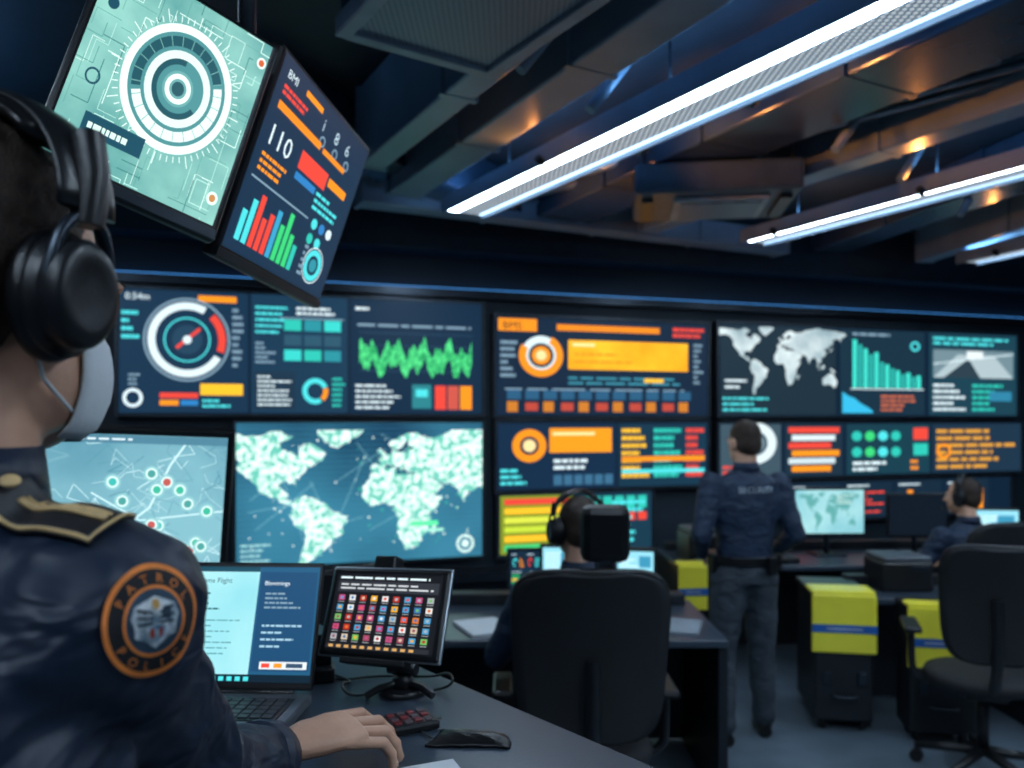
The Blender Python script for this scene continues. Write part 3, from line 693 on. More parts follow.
pp = at_z(428, 768, ZD); box('paper_sheet', (pp.x, pp.y-.03, ZD+.001), (.11, .08, .002), mat('paper', '#d5dbe0', .7, 0, 0, 60, .05), .4)

# ------------------------------------------------ left map monitor on desk
mp = fit_rect([(20, 427), (237, 428), (224, 588), (20, 590)], 2.0, (-.05, 0, 0), 1.0)
def m3(c):
    rnd = random.Random(21)
    for i in range(80):
        x, y = rnd.uniform(0, 100), rnd.uniform(0, 80); pts = [(x, y)]
        for k in range(4): x += rnd.uniform(-12, 14); y += rnd.uniform(-9, 9); pts.append((x, y))
        c.line(pts, rnd.choice([.25, .45]), rnd.choice(['#bfe4ea', '#78aab8', '#4f8ea0']))
    c.line([(35, 80), (45, 50), (60, 38), (70, 15), (80, 0)], 1.2, '#c8ecf0'); c.line([(30, 30), (55, 45), (100, 40)], .9, '#c8ecf0')
    for i in range(16):
        x, y = rnd.uniform(20, 95), rnd.uniform(12, 72); c.disk(x, y, 4.2, '#8fc8cc', 18); c.ring(x, y, 2.2, 3.0, '#e6fbfa', n=16); c.disk(x, y, 2.1, rnd.choice(['#3fb89a', '#3fb8b0', '#c05a54', '#4d9f9a']), 12)
    c.rect(0, 0, 100, 4, '#4f8298'); c.lines(3, 1, 60, 3, 1, WH)
C, U, Vv, N, w, h = mp
parts = [obox('bezel', C-N*.015, U, Vv, N, w, h, .03, BLACK, .006), obox('rear_housing', C-N*.04, U, Vv, N, w*.6, h*.6, .04, BLACKM, .01)]
cv = Canvas(C, U, Vv, N, w-.036, h-.036, 0, 0, 100, 80, .00004, .001); cv.rect(0, 0, 100, 80, enoise('street_map', '#4f8ba4', '#86bfcc', 3, 1.15, .3, .7, True)); m3(cv); parts.append(cv.finish('map_picture'))
j = C-N*.06; parts += [cyl('stand_column', V((j.x, j.y, ZD+.01)), V((j.x, j.y, C.z)), .022, DKMETAL), box('stand_foot', (j.x, j.y-.0, ZD+.007), (.26, .2, .014), DKMETAL, 0, .004)]
grp('desk_monitor', parts)

# ================================================================== PEOPLE
def hand_shells(wr, d, up, thumb, curl=.5, s=1.0, spread=3.0):
    d = d.normalized(); up = (up-d*up.dot(d)).normalized(); t = thumb; sh = []
    sh.append(loft_shell([(wr-d*.03*s, t*.026*s, up*.019*s), (wr, t*.027*s, up*.018*s), (wr+d*.03*s, t*.036*s, up*.018*s), (wr+d*.065*s, t*.042*s, up*.016*s), (wr+d*.09*s, t*.040*s, up*.012*s)], 18))
    tips = []
    for i, (off, fwd, ln_, rr) in enumerate([(.033, .086, 1.0, .0090), (.011, .092, 1.1, .0092), (-.011, .089, 1.02, .0088), (-.033, .080, .8, .0078)]):
        p = wr+d*fwd*s+t*off*s-up*.001*s; ang = 0; sp = off*spread
        p0 = p-d*.02*s
        for k, l in enumerate((.043, .027, .021)):
            ang += curl*(.45, .75, .5)[k]+(.04*i)
            dd = ((d+t*sp).normalized()*math.cos(ang)-up*math.sin(ang)).normalized(); q = p+dd*l*ln_*s
            sh.append(cap_shell(p0 if k == 0 else p, q, rr*(1.05-.08*k)*s, rr*(.97-.08*k)*s, 12, 4)); p0 = p; p = q
            if k < 2: sh.append(ell_shell(q, t*rr*1.0*s, d*rr*.95*s, up*rr*1.0*s, 10, 6))
        tips.append((p, dd))
    p = wr+d*.022*s+t*.024*s-up*.004*s
    for k, (dd, l, r1, r2) in enumerate([(d*.62+t*.72-up*.28, .045, .0145, .0115), (d*.85+t*.42-up*.25, .034, .0112, .010), (d*.95+t*.12-up*.25, .026, .0100, .0082)]):
        q = p+dd.normalized()*l*s; sh.append(cap_shell(p, q, r1*s, r2*s, 12, 4)); p = q
    tips.append((p, dd.normalized()))
    return sh, tips

def head(C, R, s, skin, hairm, vox, neck=None, hair=True):
    """R: 3x3, columns right/forward/up"""
    X, Y, Z = R.col[0]*s, R.col[1]*s, R.col[2]*s
    def P(x, y, z): return C+X*x+Y*y+Z*z
    def E(c, a, b, d): return ell_shell(P(*c), X*a, Y*b, Z*d)
    sh = [E((0, -.01, .035), .074, .096, .088), E((0, .022, -.02), .066, .078, .082), E((0, .048, -.082), .040, .042, .034),
          E((-.035, .02, -.06), .03, .05, .045), E((.035, .02, -.06), .03, .05, .045),
          cap_shell(P(0, .094, .012), P(0, .112, -.026), .008*s, .013*s), E((-.012, .104, -.03), .009, .011, .008), E((.012, .104, -.03), .009, .011, .008),
          E((-.03, .086, .022), .022, .012, .008), E((.03, .086, .022), .022, .012, .008), E((0, .090, -.058), .024, .010, .008), E((0, .088, -.068), .02, .010, .007)]
    for q in (-1, 1): sh.append(E((q*.077, -.006, -.008), .008, .019, .031)); sh.append(E((q*.08, -.012, .006), .009, .013, .02))
    if neck is not None: sh.append(cap_shell(P(0, -.018, -.05), neck, .056*s, .062*s))
    parts = [blob('head', sh, skin, vox, 3)]
    if hair:
        hs = [E((0, -.020, .044), .079, .096, .086), E((0, -.045, -.005), .073, .068, .075)]
        parts.append(blob('hair', hs, hairm, vox, 2, .006, .012))
    eye = mat('eye_white', '#d8dadb', .2); ir = mat('iris_dark', '#2c2018', .2)
    for q in (-1, 1):
        v, f = E((q*.031, .083, .006), .0115, .010, .0075); parts.append(M('eye', v, f, eye, True))
        v, f = E((q*.031, .090, .006), .005, .004, .005); parts.append(M('iris', v, f, ir, True))
        parts.append(tube('eyebrow', [P(q*.016, .099, .024), P(q*.030, .100, .029), P(q*.047, .090, .024)], .003*s, hairm))
    v, f = E((0, .0965, -.063), .021, .004, .003); parts.append(M('lips', v, f, mat('lips', '#9c5a50', .5), True))
    return parts, P

def headset(P, X, Y, Z, s, big=1.0, mic=True, side=1, tk=1.0, bw=1.0, top=(.052, .098)):
    parts = []
    def xx(x): return .078+(x-.078)*tk
    for q in (-1, 1):
        v, f = loft_shell([(P(q*xx(x), -.004, -.008), Y*(r*.74)*big*s, Z*r*big*s) for x, r in [(.078, .040), (.084, .050), (.097, .052), (.100, .044), (.104, .047), (.118, .045), (.124, .040), (.126, .030), (.124, .024), (.124, .005)]], 32)
        parts.append(M('ear_cup', v, f, BLACK, True, 0))
        v, f = loft_shell([(P(q*.080+q*.011*math.cos(a)*tk, -.004, -.008), Y*(.032+.009*math.sin(a))*big*s, Z*(.046+.010*math.sin(a))*big*s) for a in [i*math.pi/6 for i in range(0, 7)]], 28)
        parts.append(M('ear_cushion', v, f, LEATHER, True))
        parts.append(tube('yoke', [P(q*xx(.108), -.036*big, .0), P(q*xx(.112), -.032*big, .042*big), P(q*.106, -.004, .064*big), P(q*xx(.112), .024*big, .042*big), P(q*xx(.108), .028*big, .0)], .0045*s, DKMETAL))
        parts.append(tube('slider', [P(q*.106, -.004, .05*big), P(q*.108, -.004, .075), P(q*.1, -.004, .105)], .009*s*bw, BLACK))
    R1 = []; R2 = []
    for i in range(25):
        a = math.pi*i/24; c, t = math.cos(a), math.sin(a); rad = (X*c*.105+Z*(t*top[1])); cen = P(0, -.004, top[0])+rad; rn = (X*c+Z*t).normalized()
        R1.append((cen, rn*.006*s, Y.normalized()*.019*s*bw))
        if 4 < i < 20: R2.append((cen-rn*.008*s, rn*.008*s, Y.normalized()*.025*s*bw))
    v, f = loft_shell(R1, 16); parts.append(M('headband', v, f, BLACK, True)); v, f = loft_shell(R2, 16); parts.append(M('headband_pad', v, f, LEATHER, True))
    if mic:
        parts.append(tube('mic_boom', [P(side*.112, .01, -.04), P(side*.11, .05, -.075), P(side*.08, .10, -.085), P(side*.035, .125, -.075)], .003*s, BLACK))
        v, f = cap_shell(P(side*.04, .124, -.076), P(side*.018, .128, -.073), .009*s, .009*s); parts.append(M('mic_tip', v, f, BLACKM, True))
    return parts
def basis(yaw, pitch=0, roll=0):
    R = Matrix.Rotation(yaw, 3, 'Z') @ Matrix.Rotation(pitch, 3, 'X') @ Matrix.Rotation(roll, 3, 'Y'); return R

def decal(bvh, c, U, Vv, N, pts, faces, off, m, name):
    vs = []
    for x, y in pts:
        p = c+U*x+Vv*y; h = bvh.ray_cast(p+N*.12, -N, .3)
        vs.append((h[0]+N*off) if h[0] is not None else p)
    me = bpy.data.meshes.new(name); me.from_pydata([tuple(v) for v in vs], [], faces); me.materials.append(m)
    for p in me.polygons: p.use_smooth = True
    return link(bpy.data.objects.new(name, me))
def bvh_of(o): return BVHTree.FromPolygons([v.co for v in o.data.vertices], [tuple(p.vertices) for p in o.data.polygons])

def person(name, loc, yaw, s, J, shirt, pants, hs=True, head_yaw=0, head_pitch=0, backtext=None, belt=True, lw_=1.0):
    B = basis(yaw); loc = V(loc)
    def T(p): return loc+B@(V(p)*s)
    R = B.col[0]*s; Fw = B.col[1]*s
    def ring(c, hw, hd): return (T(c), R*hw, Fw*hd)
    sh = [loft_shell([ring(J['pelvis'], .165, .12), ring(J['waist'], .156, .115), ring(J['chest'], .190, .132), ring(J['upper'], .18, .108), ring(J['nb'], .075, .07)], 24)]
    for q in 'LR':
        sh += [cap_shell(T(J['sh'+q]), T(J['el'+q]), .068*s, .056*s), cap_shell(T(J['el'+q]), T(J['wr'+q]), .054*s, .038*s)]
    shirto = blob('shirt', sh, shirt, .013*s, 5, .018, .07)
    sh = [loft_shell([ring(J['hipc0'], .168, .122), ring(J['hipc1'], .174, .127)], 24)]
    for q in 'LR':
        sh += [cap_shell(T(J['hip'+q]), T(J['kn'+q]), .094*s*lw_, .070*s*lw_), cap_shell(T(J['kn'+q]), T(J['an'+q]), .068*s*lw_, .058*s*lw_)]
    parts = [shirto, blob('trousers', sh, pants, .013*s, 4, .020, .08)]
    for q in 'LR':
        a = V(J['an'+q]); t = V(J['toe'+q]); dd = (t-a); dd.z = 0; dd.normalize()
        z0 = t.z
        sh = [cap_shell(T(a+V((0, 0, .0))), T(V((a.x, a.y, z0+.05))), .046*s, .044*s), loft_shell([(T(V((a.x, a.y, 0))-dd*.05+V((0, 0, z0+.03))), B@dd.cross(UP)*.036*s, UP*.034*s), (T(V((a.x, a.y, 0))+dd*.06+V((0, 0, z0+.035))), B@dd.cross(UP)*.044*s, UP*.04*s), (T(V((a.x, a.y, 0))+dd*.16+V((0, 0, z0+.026))), B@dd.cross(UP)*.046*s, UP*.026*s), (T(V((a.x, a.y, 0))+dd*.20+V((0, 0, z0+.022))), B@dd.cross(UP)*.03*s, UP*.018*s)], 16)]
        parts.append(blob('boot', sh, LEATHER, .008*s, 3))
        w_ = T(J['wr'+q]); d_ = (B@V(J['hd'+q])).normalized(); up_ = B@V(J.get('hu'+q, (0, 0, 1))); th = up_.cross(d_).normalized()*(1 if q == 'R' else -1)
        hsn, _ = hand_shells(w_+d_*.015*s, d_, up_, th, J.get('curl', .6), s); parts.append(blob('hand', hsn, SKIN, .0045, 2))
    HB = basis(yaw+head_yaw, head_pitch)
    hp, P = head(T(J['head']), HB, s, SKIN, HAIR, .006, T(J['nb'])); parts += hp
    if hs: parts += headset(P, HB.col[0]*s, HB.col[1]*s, HB.col[2]*s, s, 1.05, True, -1)
    v, f = loft_shell([(T(V(J['nb'])+V((0, -.005, -.01))), R*.078, Fw*.075), (T(V(J['nb'])+V((0, -.01, .04))), R*.064, Fw*.066)], 20); parts.append(M('collar', v, f, shirt, True))
    if belt:
        v, f = loft_shell([ring(J['hipc0'], .182, .136), ring(V(J['hipc0'])+V((0, 0, .045)), .176, .134)], 28); parts.append(M('belt', v, f, LEATHER, False, .003))
        for (x, y) in [(.175, -.02), (-.175, .0), (.10, -.12)]:
            parts.append(obox('belt_pouch', T(V(J['hipc0'])+V((x, y, .0))), B.col[0], B.col[1], UP, .045*s, .06*s, .10*s, LEATHER, .008))
    if backtext:
        bv = bvh_of(shirto); p, fc = text_polys(backtext); wx = max(a for a, b in p); Nn = -B.col[1]; sz = .045
        parts.append(decal(bv, T(V(J['upper'])+V((.02, -.1, -.05))), B.col[0], UP, Nn, [((a-wx/2)*sz, b*sz) for a, b in p], fc, .004, mat('reflective_text', '#b9c8d4', .4), 'back_lettering'))
    return grp(name, parts, T((0, 0, 0)))

STAND = dict(head=(0, .01, 1.645), nb=(0, -.01, 1.50), upper=(0, -.01, 1.43), chest=(0, 0, 1.30), waist=(0, 0, 1.10), pelvis=(0, 0, .96),
             hipc0=(0, 0, .985), hipc1=(0, 0, .88), shL=(-.195, -.01, 1.42), shR=(.195, -.01, 1.42), elL=(-.275, -.07, 1.15), elR=(.265, -.06, 1.14),
             wrL=(-.20, .12, 1.02), wrR=(.21, .13, 1.00), hdL=(.5, .8, -.2), hdR=(-.5, .8, -.2), huL=(-.6, 0, .8), huR=(.6, 0, .8),
             hipL=(-.088, 0, .90), hipR=(.088, 0, .90), knL=(-.12, .02, .50), knR=(.12, .05, .50), anL=(-.13, -.04, .11), anR=(.14, .06, .11), toeL=(-.17, .2, 0), toeR=(.2, .3, 0))
person('police_officer', (1.25, 4.3, 0), .12, .97, STAND, NAVY2, PANTS, hs=False, head_yaw=.25, head_pitch=-.1, backtext='SECURITY', lw_=1.12)
SIT = dict(head=(0, .04, 1.32), nb=(0, -.0, 1.16), upper=(0, -.01, 1.08), chest=(0, -.01, .95), waist=(0, -.02, .76), pelvis=(0, -.02, .62),
           hipc0=(0, -.02, .63), hipc1=(0, 0, .56), shL=(-.20, 0, 1.07), shR=(.19, 0, 1.07), elL=(-.32, .10, .80), elR=(.27, .10, .80),
           wrL=(-.19, .36, .82), wrR=(.17, .36, .82), hdL=(.15, 1, -.2), hdR=(-.15, 1, -.2),
           hipL=(-.09, .02, .59), hipR=(.09, .02, .59), knL=(-.13, .42, .56), knR=(.13, .42, .56), anL=(-.13, .48, .12), anR=(.13, .48, .12), toeL=(-.13, .7, 0), toeR=(.13, .7, 0), curl=.45)
person('police_officer', (.255, 3.07, 0), 0, .985, SIT, NAVY2, PANTS, head_yaw=.35, belt=False)
person('police_officer', (2.82, 4.95, 0), .25, .94, SIT, NAVY2, PANTS, head_yaw=.5, belt=False)

# ------------------------------------------------ foreground officer
yaw = math.radians(-28); B = basis(yaw); Rr = B.col[0]; Fw = B.col[1]
HC = V((-.420, .625, 1.820)); s = 1.06
HB = basis(math.radians(-18), math.radians(-5))
nb = V((-.425, .60, 1.665))
parts, P = head(HC, HB, s, SKIN, HAIR, .004, nb)
X, Y, Z = HB.col[0]*s, HB.col[1]*s, HB.col[2]*s
parts += headset(P, X, Y, Z, s, .80, True, -1, .78, 1.3, (.050, .092))
vs = []; fs = []; gu, gv = 20, 12
for i in range(gu+1):
    for j in range(gv+1):
        th = math.radians(-78+156*i/gu); ph = math.radians(-58+104*j/gv)
        vs.append(P(.067*math.sin(th)*math.cos(ph)**.4, .022+.092*math.cos(th)*math.cos(ph)**.5, -.056+.058*math.sin(ph)+.0015*math.sin(j*2.1)))
for i in range(gu):
    for j in range(gv): a = i*(gv+1)+j; fs.append((a, a+1, a+gv+2, a+gv+1))
o = M('face_mask', vs, fs, WHITECL, True); m_ = o.modifiers.new('s', 'SOLIDIFY'); m_.thickness = .002; parts.append(o)
for q in (-1, 1):
    parts.append(tube('mask_strap', [P(q*.064, .04, -.02), P(q*.076, .02, -.005), P(q*.083, -.012, .0)], .0016, WHITECL))
    parts.append(tube('mask_strap', [P(q*.062, .036, -.085), P(q*.072, .0, -.065), P(q*.08, -.02, -.03)], .0016, WHITECL))
shR = V((-.309, .585, 1.572)); elR = V((-.335, .82, 1.335)); wrR = V((-.328, 1.07, 1.268))
tc_ = V((-.455, .59, 0))
def ring(z, hw, hd, dx=0, dy=0): return (V((tc_.x+dx, tc_.y+dy, z)), Rr*hw, Fw*hd)
shL = shR-Rr*.40+Fw*.0; elL = shL+V((-.10, .12, -.26)); wrL = elL+V((.16, .22, .02))
sh = [loft_shell([ring(.98, .19, .14, 0, -.06), ring(1.12, .185, .135, 0, -.05), ring(1.28, .19, .14, 0, -.03), ring(1.44, .20, .14, 0, -.01), ring(1.55, .175, .115), ring(1.625, .12, .085, .01, .0), ring(1.685, .075, .07, .02, .01)], 32),
      cap_shell(shR-Rr*.03, elR, .083, .066), cap_shell(elR, wrR, .066, .046), ell_shell(shR, Rr*.085, Fw*.085, UP*.078), cap_shell(V((-.43, .60, 1.625)), shR+UP*.01, .05, .06), cap_shell(shL, elL, .08, .064), cap_shell(elL, wrL, .062, .046)]
jacket = blob('uniform_jacket', sh, NAVY, .007, 6, .022, .06); parts.append(jacket)
parts.append(blob('uniform_trousers', [loft_shell([(V((tc_.x, tc_.y-.06, 1.06)), Rr*.185, Fw*.135), (V((tc_.x, tc_.y-.06, .92)), Rr*.19, Fw*.14)], 24)]+[cap_shell(V((tc_.x, tc_.y-.06, .95))+Rr*q*.09, V((tc_.x, tc_.y-.05, .62))+Rr*q*.1, .095, .07) for q in (-1, 1)]+[cap_shell(V((tc_.x, tc_.y-.05, .62))+Rr*q*.1, V((tc_.x, tc_.y-.07, .36))+Rr*q*.1, .07, .055) for q in (-1, 1)], PANTS, .013, 4, .012))
for q in (-1, 1):
    c0 = V((tc_.x, tc_.y-.07, .25))+Rr*q*.1
    parts.append(blob('boot', [cap_shell(c0+UP*.12, c0+UP*.05, .05, .045), loft_shell([(c0-Fw*.05+UP*.035, Rr*.036, UP*.034), (c0+Fw*.06+UP*.04, Rr*.046, UP*.04), (c0+Fw*.19+UP*.025, Rr*.036, UP*.022)], 16)], LEATHER, .008, 3))
bv = bvh_of(jacket)
v, f = loft_shell([(V((-.437, .598, 1.655)), Rr*.084, Fw*.080), (V((-.432, .600, 1.70)), Rr*.072, Fw*.070)], 32); f = f[:-2]
o = M('collar', v, f, NAVY, True); m_ = o.modifiers.new('s', 'SOLIDIFY'); m_.thickness = .007; parts.append(o)
dcf = (wrR-elR).normalized(); x_, y_ = ortho(dcf)
v, f = loft_shell([(wrR-dcf*.05, x_*.052, y_*.052), (wrR+dcf*.005, x_*.046, y_*.046)], 28); parts.append(M('cuff', v, f, NAVY, True))
hdv = V((.74, .67, .04)).normalized(); upv = V((.05, -.12, 1)); upv = (upv-hdv*upv.dot(hdv)).normalized(); thv = upv.cross(hdv).normalized()
hs_, tips = hand_shells(wrR+V((.022, .028, .004)), hdv, upv, thv, .62, 1.12, 6.0); parts.append(blob('right_hand', hs_, SKIN, .0018, 2))
NAIL = mat('fingernail', '#e6c4b4', .25, 0, 0, 60, .05)
for (tp, dd) in tips:
    nn = (upv-dd*upv.dot(dd)).normalized(); ss = nn.cross(dd).normalized(); v, f = ell_shell(tp+nn*.0066-dd*.001, ss*.0054, dd*.0070, nn*.0016, 12, 6); parts.append(M('fingernail', v, f, NAIL, True))
hs_, _ = hand_shells(wrL+V((.01, .01, 0)), V((.5, .8, -.2)), UP, UP.cross(V((.5, .8, -.2)).normalized()).normalized()*-1, .6, 1.0); parts.append(blob('left_hand', hs_, SKIN, .004, 2))
def surf(px, py):
    r = ray(px, py).normalized(); return bv.ray_cast(CAM, r, 4)
h = surf(155, 621)
if h[0] is None: print('PATCH MISS'); h = (shR+V((.08, 0, -.1)), V((.7, -.7, 0)))
pc_ = h[0]; pN = (h[1]*.55-ray(155, 621).normalized()*.45).normalized()
pU = UP.cross(pN).normalized(); pV = pN.cross(pU).normalized()
rad = .0335
def annulus(r0, r1, nr=3, na=48):
    pts = []; fc = []
    for i in range(nr+1):
        r = r0+(r1-r0)*i/nr
        for k in range(na): a = 2*math.pi*k/na; pts.append((r*math.cos(a), r*math.sin(a)*1.13))
    for i in range(nr):
        for k in range(na): fc.append((i*na+k, i*na+(k+1) % na, (i+1)*na+(k+1) % na, (i+1)*na+k))
    return pts, fc
ORT = mat('orange_thread', '#f58c3c', .7, 0, .3, 900, .2, 60); BLT = mat('black_thread', '#14171e', .8, 0, .3, 900, .2)
EMB = mat('emblem_silver_thread', '#e4ecef', .6, 0, .3, 500, .4, 110, '#6b8898')
for (r0, r1, off, m_) in [(.90, 1.0, .0030, ORT), (.62, .91, .0026, BLT), (.57, .63, .0030, ORT), (.001, .58, .0026, mat('emblem_field', '#2c4a60', .7, 0, .3, 600, .3, 60))]:
    p, fc = annulus(r0*rad, r1*rad, 4); parts.append(decal(bv, pc_, pU, pV, pN, p, fc, off, m_, 'patch_ring'))
eag = [(-.48, .1), (-.40, .32), (-.2, .42), (0, .5), (.2, .42), (.40, .32), (.48, .1), (.42, -.05), (.40, -.28), (.22, -.36), (0, -.54), (-.22, -.36), (-.40, -.28), (-.42, -.05)]
parts.append(decal(bv, pc_, pU, pV, pN, [(0, 0)]+[(x*rad, y*rad) for x, y in eag], [(0, i+1, (i+1) % len(eag)+1) for i in range(len(eag))], .0036, EMB, 'patch_emblem'))
def dl(pts2, off, m_, nm):
    parts.append(decal(bv, pc_, pU, pV, pN, [(x*rad, y*rad) for x, y in pts2], [tuple(range(len(pts2)))], off, m_, nm))
EMD = mat('emblem_dark', '#1d3242', .6)
for q in (-1, 1):
    for k in range(3): dl([(q*.06, .20-k*.10), (q*.36, .30-k*.15), (q*.38, .25-k*.15), (q*.06, .155-k*.10)], .0044, EMD, 'patch_feather')
dl([(-.06, .44), (.06, .44), (.09, .30), (0, .22), (-.07, .32)], .0044, mat('emblem_gold', '#c99a4a', .5), 'patch_crest')
dl([(-.2, -.08), (.2, -.08), (.16, -.30), (0, -.42), (-.16, -.30)], .0044, mat('emblem_blue', '#3b86a8', .6, 0, .2, 500, .5, 140, '#c8d8df'), 'patch_shield')
dl([(-.13, -.12), (-.04, -.12), (-.04, -.34), (-.12, -.28)], .005, mat('emblem_red', '#b8402e', .6), 'patch_stripe'); dl([(.05, -.12), (.13, -.12), (.12, -.28), (.05, -.33)], .005, _m['emblem_red'], 'patch_stripe')
for word, a0, st_, fl in (('PATROL', 150, -24, 1), ('POLICE', 212, 23, -1)):
    for i, ch in enumerate(word):
        a = math.radians(a0+i*st_); p, fc = text_polys(ch); wx = max(q[0] for q in p); sz = .25*rad; rt = a-fl*math.pi/2
        ca, sa = math.cos(rt), math.sin(rt); rr_ = .675 if fl == 1 else .86
        cx_, cy_ = rr_*rad*math.cos(a), rr_*rad*math.sin(a)*1.13
        parts.append(decal(bv, pc_, pU, pV, pN, [(cx_+((x-wx/2)*ca-y*sa)*sz, cy_+((x-wx/2)*sa+y*ca)*sz) for x, y in p], fc, .0038, ORT, 'patch_letter'))
h1 = surf(8, 492); h2 = surf(108, 528)
if h1[0] is None or h2[0] is None: h1 = (V((-.38, .6, 1.66)), V((0, -.3, 1))); h2 = (V((-.30, .57, 1.64)), V((.2, -.3, 1))); print('EPA MISS')
ec = (h1[0]+h2[0])/2; eU = (h2[0]-h1[0]).normalized(); eN = (h1[1]+h2[1]-ray(58, 508).normalized()*.8).normalized(); eV = eN.cross(eU).normalized(); eN = eU.cross(eV).normalized()
hl = (h2[0]-h1[0]).length/2
def strip(x0, x1, y0, y1, nx=16, ny=6):
    pts = [(x0+(x1-x0)*i/nx, y0+(y1-y0)*k/ny) for i in range(nx+1) for k in range(ny+1)]
    return pts, [(i*(ny+1)+k, i*(ny+1)+k+1, (i+1)*(ny+1)+k+1, (i+1)*(ny+1)+k) for i in range(nx) for k in range(ny)]
GOLD = mat('gold_braid', '#e0bd86', .45, .15, .2, 900, .2, 80)
for (x0, x1, y0, y1, off, m_, nm) in [(-hl*1.15, hl*1.1, -.027, .027, .005, mat('epaulette_black', '#1a1d23', .5, 0, .1, 600), 'epaulette'), (-hl*.75, hl*.95, -.003, .003, .0078, GOLD, 'epaulette_braid'), (-hl*.75, hl*.95, .006, .0075, .0078, GOLD, 'epaulette_braid'), (-hl*1.15, hl*1.1, -.027, -.0245, .0076, GOLD, 'epaulette_piping'), (hl*1.06, hl*1.1, -.027, .027, .0076, GOLD, 'epaulette_piping')]:
    p, fc = strip(x0, x1, y0, y1); o = decal(bv, ec, eU, eV, eN, p, fc, off, m_, nm); q = o.modifiers.new('s', 'SOLIDIFY'); q.thickness = .003; q.offset = 0; parts.append(o)
p, fc = text_polys('P'); parts.append(decal(bv, ec, eU, eV, eN, [(-hl*.62+x*.024, .004+y*.02) for x, y in p], fc, .0085, GOLD, 'epaulette_letter'))
v, f = ell_shell(ec-eU*hl*.95+eN*.011, eU*.007, eV*.007, eN*.003); parts.append(M('epaulette_button', v, f, GOLD, True))
grp('police_officer', parts, V((tc_.x, tc_.y, .25)))

# ================================================================== OFFICE CHAIRS
def office_chair(loc, yaw, s=1.0, headrest=False, W_=.275, zt=1.2, zb=.60):
    B = basis(yaw); loc = V(loc)
    def T(x, y, z): return loc+B@(V((x, y, z))*s)
    U, Q = B.col[0], B.col[1]
    def back(x, v):
        return T(x, -.27-.07*v+.07*(x/W_)**2+.03*math.sin(v*math.pi), zb+(zt-zb)*v)
    vs = []; fs = []; nx, nz = 12, 16
    rows = [.5-.5*math.cos(math.pi*j/nz) for j in range(nz+1)]
    L = []; Rt = []
    for v in rows:
        hw = W_*max(.0, 1-abs(2*v-1)**5)**(1/5)*(.86+.14*v); hw = max(hw, W_*.35)
        for i in range(nx+1): vs.append(back(hw*(2*i/nx-1), v))
        L.append(back(-hw, v)); Rt.append(back(hw, v))
    for j in range(nz):
        for i in range(nx): a = j*(nx+1)+i; fs.append((a, a+1, a+nx+2, a+nx+1))
    o = M('back_mesh', vs, fs, CHAIRM, True); q = o.modifiers.new('s', 'SOLIDIFY'); q.thickness = .03*s
    parts = [o, tube('back_frame', L+Rt[::-1], .015*s, BLACK, True)]
    parts.append(tube('back_spine', [T(0, -.33, zb+.30), T(0, -.34, zb+.1), T(0, -.28, .47), T(0, -.1, .43)], .024*s, BLACK))
    v, f = loft_shell([(T(0, .0, z), U*(a*s), Q*(b*s)) for z, a, b in [(.435, .20, .2), (.45, .245, .24), (.48, .26, .255), (.505, .25, .245), (.515, .20, .2)]], 32)
    parts.append(M('seat', v, f, CHAIRM, True))
    parts += [cyl('gas_lift', T(0, 0, .12), T(0, 0, .43), .028*s, BLACK), box('tilt_mechanism', T(0, -.02, .42), (.18*s, .2*s, .05*s), BLACK, yaw, .01)]
    for q in (-1, 1):
        parts.append(tube('arm_post', [T(q*.2, .0, .44), T(q*.30, -.0, .46), T(q*.31, -.0, .56), T(q*.31, -.0, .69)], .017*s, BLACK))
        parts.append(obox('arm_pad', T(q*.31, .03, .70), U, Q, UP, .08*s, .25*s, .03*s, BLACK, .012))
    for k in range(5):
        a = math.radians(90+72*k); e_ = V((math.cos(a)*.29, math.sin(a)*.29, 0))
        parts.append(cyl('base_leg', T(0, 0, .13), T(e_.x, e_.y, .085), .026*s, BLACK, .017*s))
        for w_ in (-1, 1):
            cc_ = T(e_.x, e_.y, .03); tn = B@V((-math.sin(a), math.cos(a), 0)); parts.append(cyl('caster', cc_+tn*(w_*.012-.008), cc_+tn*(w_*.012+.008), .03*s, BLACKM))
        parts.append(cyl('caster_stem', T(e_.x, e_.y, .03), T(e_.x, e_.y, .1), .01*s, BLACK))
    if headrest:
        parts.append(obox('headrest', T(.045, -.30, zt+.13), U, Q, UP, .17*s, .07*s, .20*s, LEATHER, .032))
        for q in (-1, 1): parts.append(cyl('headrest_post', T(.045+q*.03, -.32, zt-.04), T(.045+q*.03, -.305, zt+.08), .008*s, DKMETAL))
    return grp('office_chair', parts, loc)
office_chair((.275, 3.05, 0), 0, 1.0, True, .28, 1.2, .6)
office_chair((2.27, 3.86, 0), -.35, 1.0, False, .22, 1.15, .62)
office_chair((2.83, 4.93, 0), .25, .93)
office_chair((3.5, 4.6, 0), -.3, .98)
office_chair((-.75, 3.2, 0), .5, .98)

